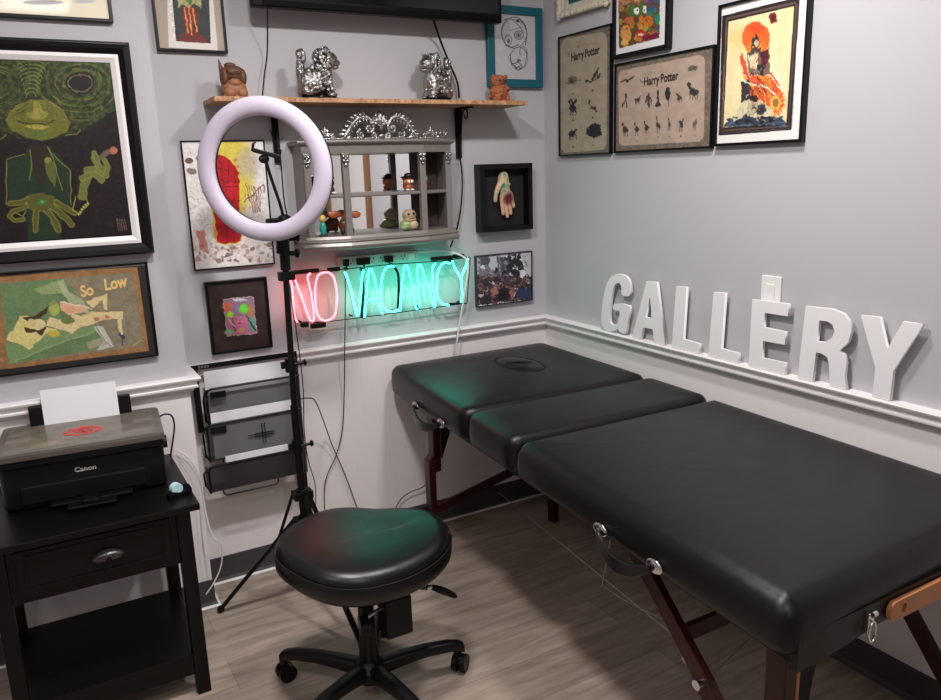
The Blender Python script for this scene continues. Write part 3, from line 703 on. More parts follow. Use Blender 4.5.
# black gusset behind the head leg
b = MB(); b.add([(-0.705, -0.25, 0.665), (-0.62, -0.25, 0.665), (-0.66, -0.25, 0.50), (-0.70, -0.25, 0.40), (-0.705, -0.225, 0.665), (-0.62, -0.225, 0.665), (-0.66, -0.225, 0.50), (-0.70, -0.225, 0.40)],
                [(0, 1, 2, 3), (7, 6, 5, 4), (0, 4, 5, 1), (1, 5, 6, 2), (2, 6, 7, 3), (3, 7, 4, 0)])
tb(b).build('gusset', M['matteblack'], t, bevel=0.002)
b = MB(); b.prism([(-0.815, 0.66), (-0.70, 0.66), (-0.735, 0.60), (-0.765, 0.50), (-0.785, 0.38), (-0.815, 0.33)], -2.035, -2.015, M=Matrix(((1, 0, 0, 0), (0, 0, 1, 0), (0, 1, 0, 0), (0, 0, 0, 1))))
tb(b).build('gusset', M['matteblack'], t, bevel=0.002)
def brace(p0, p1, w=0.022, h=0.04, name='brace', m='mahogany'):
    b = MB(); b.beam(p0, p1, w, h); tb(b).build(name, M[m], t, bevel=0.002)
brace((-0.74, -0.255, 0.19), (-0.16, -0.285, 0.335), 0.018, 0.034)
brace((-0.735, -0.27, 0.34), (-0.735, -0.86, 0.655)) if False else None
brace((-0.895, -1.63, 0.655), (-0.885, -1.86, 0.42)); brace((-0.885, -1.84, 0.435), (-0.865, -2.02, 0.20), 0.022, 0.046)
brace((-0.14, -1.63, 0.655), (-0.165, -2.02, 0.20))
brace((-0.88, -1.78, 0.50), (-0.15, -1.78, 0.50), 0.016, 0.04, 'cross_bar')
bolt((-0.90, -1.855, 0.425), r=0.012, m='chrome')
bolt((-0.88, -1.80, 0.45), r=0.010, m='steel')
# steel tension cables
b = MB(); b.tube([TL(p) for p in ((-0.45, -0.27, 0.20), (-0.80, -1.69, 0.405))], 0.0016, 6); b.build('tension_cable', M['steel'], t)
b = MB(); b.tube([TL(p) for p in ((-0.905, -1.555, 0.66), (-0.70, -1.27, 0.32))], 0.0014, 6); b.build('tension_cable', M['steel'], t)
b = MB(); b.tube([TL(p) for p in smooth_pts([(-0.70, -1.27, 0.32), (-0.72, -1.40, 0.34), (-0.80, -1.62, 0.43), (-0.87, -1.70, 0.50)])], 0.0014, 6); b.build('tension_cable', M['steel'], t)
b = MB(); b.tube([TL(p) for p in ((-0.88, -1.86, 0.43), (-0.60, -1.80, 0.46))], 0.0022, 6); b.build('tension_cable', M['steel'], t)

# ------------------------------------------------------------------ saddle stool
SX, SY = -1.330, -0.948
t = thing('saddle_stool', 'black padded rolling saddle stool on a five star base', 'stool', (SX, SY, 0))
SEAT = smooth_pts([(x, y, 0) for x, y in [(0.27, -0.02), (0.245, -0.10), (0.19, -0.158), (0.12, -0.190), (0.03, -0.205), (-0.06, -0.195), (-0.135, -0.145), (-0.188, -0.05), (-0.208, 0.06), (-0.172, 0.15), (-0.10, 0.215), (-0.01, 0.250), (0.07, 0.238), (0.145, 0.178), (0.215, 0.120), (0.262, 0.055)]], 4, True)
def seat_loop(ins, zf, n=64):
    lp = []
    cx, cy = 0.025, 0.02
    for p in SEAT:
        p = Vector((p.x*1.07 - 0.018, p.y, 0))
        d = Vector((p.x - cx, p.y - cy)); L_ = d.length; q = d * ((L_ - ins) / L_)
        X, Y_ = cx + q.x, cy + q.y; lp.append((X, Y_, zf(X, Y_, ins)))
    return lp
    for k in range(n):
        a = 2*PI*k/n; ca, sa = math.cos(a), math.sin(a)
        # squarish oval with a soft notch at the back
        ex = 2.5
        rx, ry = 0.262 - ins, 0.205 - ins
        x = rx * abs(ca)**(2/ex) * (1 if ca >= 0 else -1); y = ry * abs(sa)**(2/ex) * (1 if sa >= 0 else -1)
        if y > 0: y *= 1 - 0.13*math.exp(-((x-0.05)/0.09)**2)
        if x > 0.1 : y *= 1 - 0.0*(x-0.1)
        X = x*math.cos(yaw) - y*math.sin(yaw); Y_ = x*math.sin(yaw) + y*math.cos(yaw)
        lp.append((X + 0.010, Y_ + 0.025, zf(X, Y_, ins)))
    return lp
def ztop(X, Y_, ins):
    return 0.515 + 0.012*(abs(X-0.03)/0.25)**2 + 0.014*(Y_/0.2) - 0.008*math.exp(-((X-0.08)/0.09)**2)*(1 if Y_ > 0 else 0.3)
loops = [seat_loop(0.05, lambda X, Y_, i: ztop(X, Y_, i) - 0.100), seat_loop(0.015, lambda X, Y_, i: ztop(X, Y_, i) - 0.096), seat_loop(0.003, lambda X, Y_, i: ztop(X, Y_, i) - 0.082),
         seat_loop(0.0, lambda X, Y_, i: ztop(X, Y_, i) - 0.06), seat_loop(0.002, lambda X, Y_, i: ztop(X, Y_, i) - 0.043),
         seat_loop(0.006, lambda X, Y_, i: ztop(X, Y_, i) - 0.036), seat_loop(0.006, lambda X, Y_, i: ztop(X, Y_, i) - 0.033)]
for k in range(1, 8):
    a = k/7*PI/2; loops.append(seat_loop(0.006 + 0.045*(1-math.cos(a)), lambda X, Y_, i, a=a: ztop(X, Y_, i) - 0.033 + 0.033*math.sin(a)))
for ins in (0.085, 0.12, 0.155, 0.185): loops.append(seat_loop(ins, lambda X, Y_, i: ztop(X, Y_, i) + 0.004))
b = MB(); b.loft(loops); b.build('seat', M['leather_seat'], t, smooth=True, angle=3)
lp = [Vector(p) for p in seat_loop(0.001, lambda X, Y_, i: ztop(X, Y_, i) - 0.035)]
b = MB(); b.tube(lp, 0.0022, 6, closed=True); b.build('piping', M['leather_seat'], t, smooth=True)
b = MB(); b.box(-0.11, 0.11, -0.07, 0.09, 0.404, 0.420); b.build('seat_plate', M['plastic'], t, bevel=0.003)
b = MB(); b.lathe([(0.028, 0.06), (0.030, 0.12), (0.026, 0.20), (0.024, 0.30)]); b.build('column_cover', M['plastic'], t, smooth=True)
b = MB(); b.cyl((0, 0, 0.27), (0, 0, 0.405), 0.014); b.build('gas_piston', M['black'], t, smooth=True)
b = MB(); b.box(0.030, 0.112, -0.085, -0.015, 0.215, 0.335); b.box(-0.035, 0.09, -0.03, 0.03, 0.315, 0.404); b.build('tilt_mechanism', M['plastic'], t, bevel=0.003)
b = MB(); b.cyl((-0.035, -0.05, 0.285), (0.045, -0.04, 0.300), 0.007); b.cyl((0.0, -0.03, 0.36), (0.0, -0.055, 0.385), 0.008); b.cyl((0.02, -0.045, 0.345), (0.03, -0.05, 0.375), 0.006); b.build('adjusting_bolt', M['chrome'], t, smooth=True)
b = MB(); pts = [(0.034, 0.0), (0.030, 0.010)]; 
kp = []
for k in range(36):
    a = 2*PI*k/36; r = 0.030 + 0.003*math.cos(6*a); kp.append((r*math.cos(a), r*math.sin(a)))
b.prism(kp, 0, 0.026, M=Matrix.Translation((-0.045, -0.06, 0.275)) @ Matrix.Rotation(PI/2, 4, 'Y') @ Matrix.Rotation(0.2, 4, 'X')); b.build('tension_knob', M['plastic'], t, bevel=0.002)
for (p0, p1, p2) in (((0.09, -0.03, 0.350), (0.20, -0.045, 0.315), (0.275, -0.06, 0.265)), ((0.09, 0.02, 0.375), (0.17, 0.01, 0.345), (0.225, 0.0, 0.315))):
    b = MB(); b.tube(smooth_pts([p0, p1], 4), 0.006, 8)
    lv = b.build('lever', M['chrome'], t, smooth=True)
    b = MB(); p0v, p1v = Vector(p0), Vector(p1)
    for k in range(10):
        c_ = p0v.lerp(p1v, 0.2 + 0.07*k); d_ = (p1v-p0v).normalized()*0.002; b.cyl(c_-d_, c_+d_, 0.0095, seg=10)
    b.tube(smooth_pts([p1, Vector(p1).lerp(Vector(p2), 0.5) + Vector((0, 0, 0.003)), p2], 4), [0.009, 0.010, 0.011, 0.012, 0.012, 0.011, 0.010, 0.008, 0.003], 8)
    b.build('lever_grip', M['plastic'], lv, smooth=True)
b = MB(); b.lathe([(0.045, 0.055), (0.052, 0.065), (0.052, 0.095), (0.036, 0.115), (0.03, 0.12)]); b.build('base_hub', M['plastic'], t, smooth=True)
back = math.atan2(0.896, 0.445)
for k in range(5):
    a = back + 2*PI*k/5 - 0.02
    d_ = Vector((math.cos(a), math.sin(a), 0)); n_ = Vector((-d_.y, d_.x, 0))
    loops = []
    for (r, zc, w, h) in ((0.02, 0.085, 0.052, 0.05), (0.10, 0.095, 0.046, 0.042), (0.18, 0.100, 0.040, 0.036), (0.25, 0.096, 0.036, 0.034), (0.285, 0.088, 0.034, 0.034), (0.30, 0.080, 0.030, 0.030)):
        c_ = d_*r + Vector((0, 0, zc)); lp = []
        for j in range(16):
            th = 2*PI*j/16; cx, cz = math.cos(th), math.sin(th)
            lp.append(tuple(c_ + n_*(w/2*abs(cx)**0.6*(1 if cx > 0 else -1)) + Vector((0, 0, h/2*abs(cz)**0.6*(1 if cz > 0 else -1)))))
        loops.append(lp)
    b = MB(); b.loft(loops); b.build('base_arm', M['plastic'], t, smooth=True)
    c_ = d_ * 0.288; ca = a + 0.9
    h_ = Vector((math.cos(ca), math.sin(ca), 0)); x_ = Vector((-h_.y, h_.x, 0))
    b = MB(); b.cyl(c_ + Vector((0, 0, 0.045)), c_ + Vector((0, 0, 0.075)), 0.006)
    for s_ in (-1, 1): b.cyl(c_ + x_*0.006*s_ + Vector((0, 0, 0.028)), c_ + x_*0.022*s_ + Vector((0, 0, 0.028)), 0.028, seg=24)
    b.ell(c_ + Vector((0, 0, 0.038)), (0.020, 0.020, 0.020), 14, 8)
    b.build('caster', M['plastic'], t, smooth=True, angle=0.7)

# ------------------------------------------------------------------ ring light on its tripod
RX, RY = -1.337, -0.40
t = thing('ring_light', 'large round ring light with pale lilac diffuser on a black tripod', 'ring light', (RX, RY, 0))
def rl(p): return (p[0]-RX, p[1]-RY, p[2])
def mv(b, f): b.v = [f(p) for p in b.v]; return b
b = MB(); b.cyl((0.004, 0, 0.20), (0.002, 0, 0.78), 0.0135); b.cyl((0.002, 0, 0.76), (0.012, -0.005, 1.29), 0.0105); b.build('pole', M['plastic'], t, smooth=True)
for z in (0.925, 0.635):
    b = MB(); b.cyl((0.002, 0, z-0.025), (0.002, 0, z+0.022), 0.019); b.cyl((0.0, -0.012, z), (0.045, -0.014, z+0.003), 0.005); b.ell((0.048, -0.014, z+0.003), (0.007, 0.010, 0.012), 10, 6)
    b.cbox((-0.02, 0, z), (0.02, 0.014, 0.022))
    b.build('clamp', M['plastic'], t, smooth=True)
b = MB(); b.cyl((0.004, 0, 0.435), (0.004, 0, 0.475), 0.022); b.box(-0.030, 0.038, -0.024, 0.024, 0.440, 0.468); b.build('leg_collar', M['plastic'], t, bevel=0.003)
b = MB(); b.cyl((0.004, 0, 0.335), (0.004, 0, 0.375), 0.020); b.box(-0.032, 0.040, -0.022, 0.022, 0.345, 0.368); b.build('lower_collar', M['plastic'], t, smooth=True)
foot = Vector((-1.632, -0.225, 0)) - Vector((RX, RY, 0)); ang0 = math.atan2(foot.y, foot.x); LR = foot.length
for k in range(3):
    a = ang0 + 2*PI*k/3 + (0.22 if k == 1 else 0.0); d_ = Vector((math.cos(a), math.sin(a), 0))
    n_ = Vector((-d_.y, d_.x, 0)); L_ = LR if k != 1 else LR
    b = MB()
    p0 = d_*0.034 + Vector((0, 0, 0.357)); p1 = d_*(L_-0.012) + Vector((0, 0, 0.014))
    b.beam(p0, p1, 0.018, 0.014)
    lg = b.build('leg', M['plastic'], t, bevel=0.002)
    b = MB(); b.ell(p1, (0.014, 0.014, 0.013), 10, 6); b.build('rubber_foot', M['matteblack'], lg, smooth=True)
    b = MB(); q = p0.lerp(p1, 0.20); b.beam(d_*0.03 + Vector((0, 0, 0.455)), q, 0.016, 0.010); b.build('leg_strut', M['plastic'], lg)
b = MB(); b.cyl((0.008, -0.004, 1.30), (0.012, -0.01, 1.385), 0.022); b.cyl((0.012, -0.006, 1.245), (0.012, -0.006, 1.30), 0.017); b.cbox((0.012, -0.006, 1.225), (0.05, 0.032, 0.028))
b.cyl((0.0, -0.01, 1.345), (0.055, -0.012, 1.347), 0.009); b.cyl((0.0, -0.01, 1.30), (0.046, -0.015, 1.297), 0.008)
b.ell((0.052, -0.014, 1.297), (0.010, 0.018, 0.016), 10, 6); b.ell((0.058, -0.012, 1.348), (0.008, 0.013, 0.014), 10, 6)
b.build('tilt_head', M['plastic'], t, smooth=True)
# ring: built in its own frame (x right, z up, -y front), then turned to the left
ringM = Matrix.Translation((-1.378-RX, -0.452-RY, 1.565)) @ Matrix.Rotation(-math.radians(40), 4, 'Z') @ Matrix.Rotation(math.radians(3), 4, 'X')
RO, RI = 0.2225, 0.162
def ring_prof(prof):
    vs = []; fs = []; n = len(prof); S_ = 96
    for k in range(S_):
        a = 2*PI*k/S_
        for (r, y) in prof: vs.append(tuple(ringM @ Vector((r*math.cos(a), y, r*math.sin(a)))))
    for k in range(S_):
        for j in range(n): fs.append((k*n+j, k*n+(j+1) % n, ((k+1) % S_)*n+(j+1) % n, ((k+1) % S_)*n+j))
    return MB().add(vs, fs)
M['diffuser'] = mat('lilac_diffuser', rgb(204, 193, 211), 0.5)
rm = (RO+RI)/2; rw = (RO-RI)/2
ring_prof([(rm + (rw-0.0015)*math.cos(a), -0.006 - 0.020*math.sin(a)) for a in [PI*k/14 for k in range(15)]] + [(RI+0.003, 0.004), (RO-0.003, 0.004)]).build('diffuser', M['diffuser'], t, smooth=True, angle=1.0)
ring_prof([(RO-0.002, -0.004), (RO-0.003, 0.012), (RO-0.012, 0.022), (RI+0.012, 0.022), (RI+0.003, 0.012), (RI+0.002, -0.004), (RI+0.006, 0.0), (RO-0.006, 0.0)]).build('housing', M['plastic'], t, smooth=True, angle=0.8)
b = MB(); b.lathe([(0.0, -0.004), (0.066, -0.004), (0.072, 0.0), (0.072, 0.010), (0.067, 0.006), (0.0, 0.006)], (0.030, -0.02, 1.402), 32); b.build('phone_tray', M['plastic'], t, smooth=True)
g0 = [(-1.316, -0.40, 1.405), (-1.322, -0.40, 1.45), (-1.335, -0.40, 1.50), (-1.350, -0.40, 1.56), (-1.358, -0.40, 1.60)]
b = MB(); b.tube([rl(p) for p in smooth_pts(g0)], 0.0052, 8); b.lathe([(0.022, 0), (0.020, 0.008), (0.008, 0.014)], rl((-1.314, -0.40, 1.41))); b.build('gooseneck', M['plastic'], t, smooth=True)
b = MB()
ph = lambda x, z: rl((-1.356 + x*0.95, -0.405 - x*0.3, 1.612 + z))
b.beam(ph(-0.040, 0.017), ph(0.042, -0.008), 0.016, 0.014); b.beam(ph(-0.042, 0.012), ph(-0.036, 0.038), 0.014, 0.008); b.beam(ph(0.040, -0.012), ph(0.046, 0.016), 0.014, 0.008)
b.ell(ph(-0.008, -0.012), (0.018, 0.012, 0.014), 10, 6); b.beam(ph(-0.036, 0.038), ph(-0.028, 0.040), 0.014, 0.005); b.beam(ph(0.046, 0.016), ph(0.038, 0.02), 0.014, 0.005)
b.build('phone_clamp', M['plastic'], t, bevel=0.002)

RINGT = t
# ------------------------------------------------------------------ wall shelf and what stands on it
def shelf_material():
    m = mat('raw_edge_board', rgb(176, 132, 92), 0.6); nt = m.node_tree; b = nt.nodes['Principled BSDF']
    tc = nt.nodes.new('ShaderNodeTexCoord'); v = nt.nodes.new('ShaderNodeTexVoronoi'); v.inputs['Scale'].default_value = 90
    cr = nt.nodes.new('ShaderNodeValToRGB'); cr.color_ramp.elements[0].color = rgb(140, 98, 62); cr.color_ramp.elements[1].color = rgb(205, 160, 118)
    nt.links.new(tc.outputs['Object'], v.inputs['Vector']); nt.links.new(v.outputs['Color'], cr.inputs[0]); nt.links.new(cr.outputs[0], b.inputs['Base Color'])
    return m
M['shelf_edge'] = shelf_material()
SH = 1.808
t = thing('wall_shelf', 'long tan wood wall shelf with rough edge above the silver cabinet', 'shelf', (-0.85, 0, SH))
b = MB(); N_ = 60; vs = []
rs = random.Random(4)
edge = [(-1.452 + 0.6165*2*k/N_ + 0.0, -0.195 + rs.uniform(-0.004, 0.004)) for k in range(N_+1)]
b.prism([(x+0.85, y) for x, y in edge] + [(-0.215+0.85, -0.003), (-1.448+0.85, -0.003)], -0.015, 0.0)
b.build('board', M['shelf_edge'], t)
def bracket(x, parent):
    b = MB(); b.box(x-0.012, x+0.012, -0.012, -0.001, -0.215, -0.015); b.box(x-0.012, x+0.012, -0.120, -0.001, -0.022, -0.015); b.beam((x, -0.012, -0.20), (x, -0.030, -0.018), 0.020, 0.010, (1, 0, 0))
    br_ = b.build('bracket', M['matteblack'], parent, bevel=0.001)
    b = MB(); b.tube(smooth_pts([(x, -0.012, -0.165), (x, -0.022, -0.14), (x, -0.034, -0.10), (x, -0.042, -0.06), (x, -0.055, -0.030), (x, -0.078, -0.024), (x, -0.090, -0.042), (x, -0.080, -0.060), (x, -0.066, -0.056), (x, -0.062, -0.044)], 5), 0.0030, 6)
    b.build('scroll', M['matteblack'], br_, smooth=True)
    return br_
bracket(-0.438+0.85, t)
b_ = bracket(-1.203+0.85, t)
def cord(key, label, r=0.0022, m='matteblack', cat='cord', k=6, name='cable', parent=None):
    pts = smooth_pts(DATA[key], k)
    if parent is not None:
        bpy.context.view_layer.update(); Mi = parent.matrix_world.inverted()
        b = MB(); b.tube([Mi @ p for p in pts], r, 6); return b.build('power_cord', M[m], parent, smooth=True)
    b = MB(); b.tube(pts, r, 6)
    return tag(b.build(name, M[m], None, smooth=True), label, cat)

lion_pts = None
def guardian_lion(name, label, loc, rz, flip, group, s=1.0):
    t = thing(name, label, 'statuette', loc, rz, group)
    f = -1 if flip else 1
    b = MB(); b.loft([[(0.062*s*math.cos(2*PI*k/24), 0.038*s*math.sin(2*PI*k/24), z) for k in range(24)] for z in (0, 0.008)]); b.build('base', M['black'], t, bevel=0.001)
    b = MB(); rs = random.Random(7)
    E_ = lambda x, y, z, a, c_, d: b.ell((x*f*s, y*s, (z+0.008)*s), (a*s*1.22, c_*s*1.15, d*s*1.12), 12, 8)
    E_(-0.020, 0, 0.040, 0.036, 0.030, 0.040)      # haunch and body
    E_(0.012, 0, 0.058, 0.028, 0.026, 0.038)       # chest
    E_(0.030, 0, 0.016, 0.014, 0.026, 0.014); E_(-0.034, 0.014, 0.018, 0.020, 0.012, 0.018); E_(-0.034, -0.016, 0.018, 0.020, 0.012, 0.018)
    for sy in (-1, 1):
        E_(0.026, sy*0.016, 0.036, 0.010, 0.010, 0.034); E_(0.034, sy*0.016, 0.006, 0.014, 0.010, 0.008)
    E_(0.034, 0, 0.104, 0.026, 0.022, 0.024)      # head
    E_(0.056, 0, 0.098, 0.014, 0.014, 0.010); E_(0.054, 0, 0.086, 0.012, 0.012, 0.006)   # muzzle and jaw
    for sy in (-1, 1): E_(0.052, sy*0.012, 0.112, 0.006, 0.006, 0.006); E_(0.026, sy*0.020, 0.120, 0.008, 0.006, 0.010)
    b.build('body', M['silver'], t, smooth=True, angle=1.2)
    b = MB()
    E_ = lambda x, y, z, a, c_, d: b.ell((x*f*s, y*s, (z+0.008)*s), (a*s*1.15, c_*s*1.15, d*s*1.1), 8, 6)
    for k in range(95):    # curls of the mane
        a = rs.uniform(0, 2*PI); ph_ = rs.uniform(0.1, 1.5)
        E_(0.022 + 0.026*math.cos(a)*math.sin(ph_) - 0.004, 0.024*math.sin(a), 0.106 + 0.026*math.cos(ph_)*rs.choice([1, 1, -0.9]), 0.006, 0.006, 0.008)
    for k in range(7): b.cyl(((0.024+0.010*math.cos(k))*f*s, (0.018*math.sin(k*1.3))*s, 0.13*s), ((0.022+0.016*math.cos(k))*f*s, 0.024*math.sin(k*1.3)*s, 0.150*s), 0.005*s, 0.0005, 8)
    for k in range(80): E_(rs.uniform(-0.045, 0.03), rs.choice([-1, -1, 1])*rs.uniform(0.018, 0.030), rs.uniform(0.02, 0.085), 0.007, 0.005, 0.007)
    b.build('mane', M['silver'], t, smooth=True, angle=1.2)
    b = MB()
    for k in range(9):    # upright flame tail
        u = k/8; E_(-0.046 - 0.008*math.sin(u*3), 0, 0.045 + u*0.074, 0.017*(1-u*0.55), 0.012*(1-u*0.5), 0.014)
    for k in range(26): E_(-0.050 + rs.uniform(-0.014, 0.010), rs.uniform(-0.01, 0.01), rs.uniform(0.06, 0.12), 0.006, 0.006, 0.010)
    b.build('tail', M['silver'], t, smooth=True, angle=1.2)
    return t
guardian_lion('guardian_lion', 'silver guardian lion statuette between the ring light and the bare shelf middle, facing right', (-1.062, -0.110, SH), 0.10, False, 'silver guardian lions', 1.22)
guardian_lion('guardian_lion', 'silver guardian lion statuette on right half of shelf, facing left, beside the black cable', (-0.572, -0.085, SH), 0.35, True, 'silver guardian lions', 1.22)

def wood(name, c, var=0.35, bs=60): return mat(name, rgb(*c), 0.55, var=var, bscale=bs, bump=0.35)
W1 = wood('carved_red_wood', (158, 92, 58)); W2 = wood('carved_brown_wood', (150, 100, 70), 0.2); W3 = wood('dark_carved_wood', (96, 62, 44), 0.3)
t = thing('carved_figurine', 'two tone brown carved wooden head figurine at left end of the shelf', 'figurine', (-1.365, -0.11, SH), 0)
b = MB(); b.ell((0, 0, 0.032), (0.044, 0.036, 0.034), 18, 12); b.ell((-0.018, -0.02, 0.018), (0.022, 0.02, 0.020)); b.ell((0.022, -0.02, 0.018), (0.020, 0.02, 0.020)); b.ell((0, -0.026, 0.050), (0.022, 0.014, 0.014)); b.box(-0.04, 0.04, -0.028, 0.028, 0, 0.012)
b.build('body', W2, t, smooth=True, angle=1.0)
b = MB(); b.ell((0.002, 0.002, 0.080), (0.042, 0.034, 0.030), 18, 12); b.ell((0.030, -0.004, 0.070), (0.016, 0.024, 0.030)); b.ell((-0.030, -0.004, 0.068), (0.014, 0.024, 0.034)); b.ell((0, -0.024, 0.086), (0.026, 0.014, 0.014))
b.cyl((-0.034, 0, 0.085), (-0.042, 0, 0.128), 0.010, 0.0015, 10); b.ell((-0.006, 0, 0.108), (0.020, 0.016, 0.010)); b.build('hair', W3, t, smooth=True, angle=1.0)
t = thing('carved_figurine', 'reddish brown lumpy carved wooden figurine at right end of the shelf', 'figurine', (-0.292, -0.10, SH), 0)
b = MB(); rs = random.Random(3)
b.ell((0, 0, 0.036), (0.040, 0.034, 0.040), 18, 12); b.ell((-0.004, 0, 0.082), (0.032, 0.028, 0.028), 18, 12); b.box(-0.048, 0.052, -0.032, 0.032, 0, 0.010)
for k in range(46):
    a = rs.uniform(0, 2*PI); z = rs.uniform(0.012, 0.10); r = 0.037 if z < 0.06 else 0.028
    b.ell((r*math.cos(a), r*0.85*math.sin(a), z), (0.010, 0.010, 0.009), 8, 6)
b.ell((-0.030, 0, 0.092), (0.008, 0.008, 0.012)); b.ell((0.026, 0, 0.094), (0.008, 0.008, 0.012))
b.build('body', W1, t, smooth=True, angle=1.0)
b = MB(); b.ell((-0.012, -0.026, 0.086), (0.007, 0.006, 0.006)); b.ell((0.010, -0.026, 0.086), (0.007, 0.006, 0.006)); b.ell((0, -0.030, 0.074), (0.010, 0.008, 0.006))
b.build('face', W3, t, smooth=True)

# ------------------------------------------------------------------ television
t = thing('television', 'black flat television mounted high on the wall above the shelf', 'television', (-0.785, -0.10, 2.38))
b = MB(); b.box(-0.495, 0.495, -0.030, 0.010, -0.272, 0.29); b.box(-0.42, 0.42, 0.010, 0.042, -0.20, 0.2); b.build('casing', mat('tv_plastic', rgb(5, 5, 5), 0.5, spec=0.15), t, bevel=0.004)
b = MB(); b.box(-0.48, 0.48, -0.032, -0.029, -0.24, 0.275); b.build('screen', mat('tv_screen', rgb(8, 8, 9), 0.12), t)
b = MB(); b.box(-0.46, 0.46, -0.034, -0.028, -0.268, -0.250); b.build('speaker_bar', mat('tv_grille', rgb(4, 4, 4), 0.6, spec=0.1), t)
b = MB(); b.box(-0.15, 0.15, 0.040, 0.099, -0.12, 0.12); b.build('wall_mount', M['matteblack'], t)

TVT = t
# ------------------------------------------------------------------ silver wall cabinet with mirror back
t = thing('mirrored_cabinet', 'pewter grey wall cabinet with mirror back and silver scroll crest', 'cabinet', (-0.84, 0, 1.29))
FX = [(-0.29, -0.115), (-0.157, -0.155), (0.157, -0.155), (0.29, -0.115)]
def outline(g, yb=-0.002): return [(-0.312-g, yb), (-0.312-g, -0.115-g*0.6), (-0.16, -0.165-g), (0.16, -0.165-g), (0.312+g, -0.115-g*0.6), (0.312+g, yb)]
def plate(name, lv, m='silver_paint'):
    b = MB(); loops = [[(x, y, z) for x, y in outline(g)] for g, z in lv]; b.loft(loops); return b.build(name, M[m], t, bevel=0.0012)
plate('bottom_molding', [(-0.004, -0.022), (0.012, -0.018), (0.016, -0.006), (0.010, 0.006), (0.014, 0.012), (0.004, 0.020), (0.0, 0.030)])
plate('top_molding', [(-0.006, 0.328), (-0.004, 0.358), (0.006, 0.362), (0.012, 0.368), (0.012, 0.374), (0.0, 0.378)])
plate('middle_shelf', [(-0.014, 0.170), (-0.012, 0.173), (-0.012, 0.179), (-0.014, 0.182)])
for (x, y) in FX:
    b = MB(); b.box(x-0.013, x+0.013, y-0.004, y+0.018, 0.028, 0.330); b.build('post', M['silver_paint'], t, bevel=0.003)
    b = MB()
    for zz_ in (0.318, 0.302):
        for s_ in (-1, 1): b.ell((x+s_*0.007, y-0.006, zz_), (0.008, 0.006, 0.008), 10, 6)
    b.ell((x, y-0.008, 0.310), (0.006, 0.006, 0.006), 10, 6); b.ell((x, y-0.006, 0.288), (0.008, 0.005, 0.008), 10, 6)
    b.build('rosette', M['silver'], t, smooth=True)
for s_ in (-1, 1):
    b = MB(); b.box(s_*0.30-0.006, s_*0.30+0.006, -0.105, -0.003, 0.028, 0.330)
    b.build('side_panel', M['silver_paint'], t)
b = MB(); b.box(-0.296, 0.17, -0.010, -0.003, 0.025, 0.332); b.build('mirror_pane', M['mirror'], t)
b = MB(); b.box(0.17, 0.296, -0.010, -0.003, 0.025, 0.332); b.build('back_panel', M['brown_frame'], t)
# crest
b = MB()
def spiral(cx, cz, r0, turns, s_, a0, rr=0.006, y=-0.135):
    pts = []; n = int(24*turns)
    for k in range(n+1):
        u = k/n; r = r0*(1-u*0.85); a = a0 + s_*2*PI*turns*u
        pts.append((cx + r*math.cos(a), y, cz + r*math.sin(a)))
    b.tube(pts, [rr*1.2*(1-0.5*k/n) for k in range(n+1)], 8); b.ell(pts[-1], (rr*1.3,)*3, 8, 6)
def leaf(p0, ang, L_, w, y=-0.135):
    c_ = (p0[0] + math.cos(ang)*L_/2, y, p0[1] + math.sin(ang)*L_/2)
    b.ell(c_, (L_/2*1.1, w*0.7, w/2*1.5), 10, 8, rot=Matrix.Rotation(-ang, 3, 'Y'))
CZ = 0.378
for s_ in (-1, 1):
    mir = lambda a: a if s_ > 0 else PI - a
    # large acanthus arm: arching leaf from the centre volute down to the side
    arc = [(0.030, 0.052), (0.050, 0.078), (0.085, 0.076), (0.112, 0.056), (0.132, 0.028), (0.150, 0.008)]
    b.tube(smooth_pts([(s_*x, -0.135, CZ+z) for x, z in arc], 5), 0.0085, 8)
    for k, (x, z) in enumerate([(0.056, 0.080), (0.070, 0.080), (0.085, 0.076), (0.098, 0.068), (0.110, 0.057), (0.121, 0.043), (0.131, 0.029), (0.140, 0.018)]):
        leaf((s_*x, CZ+z), mir(0.9 - k*0.13), 0.026, 0.009); leaf((s_*x, CZ+z), mir(-1.6 - k*0.05), 0.022, 0.008); leaf((s_*x, CZ+z), mir(-0.4 - k*0.08), 0.024, 0.010)
    spiral(s_*0.047, CZ+0.040, 0.021, 1.4, s_, PI/2); spiral(s_*0.030, CZ+0.012, 0.014, 1.2, -s_, -PI/2, 0.005)
    spiral(s_*0.082, CZ+0.018, 0.017, 1.3, -s_, PI/2, 0.005)
    for k in range(5): leaf((s_*0.002, CZ+0.05), mir(PI/2 - 0.28*(k+0.3)), 0.050 - 0.004*k, 0.008)
    leaf((s_*0.11, CZ+0.006), mir(0.0), 0.03, 0.010)
    # small side fleuron
    fx = s_*0.215
    for k in range(-2, 3): leaf((fx, CZ+0.012), PI/2 + 0.5*k, 0.034 - 0.004*abs(k), 0.008, -0.120)
    spiral(fx-0.024, CZ+0.012, 0.012, 1.2, 1, 0, 0.0045, -0.120); spiral(fx+0.024, CZ+0.012, 0.012, 1.2, -1, PI, 0.0045, -0.120)
    for k in range(4): leaf((s_*(0.245+0.012*k), CZ+0.010), mir(1.9-0.3*k), 0.020, 0.008, -0.120)
    leaf((s_*0.17, CZ+0.005), mir(0.3), 0.028, 0.009, -0.125)
b.tube([(-0.285, -0.118, CZ+0.003), (-0.16, -0.135, CZ+0.004), (0.16, -0.135, CZ+0.004), (0.285, -0.118, CZ+0.003)], 0.004, 8)
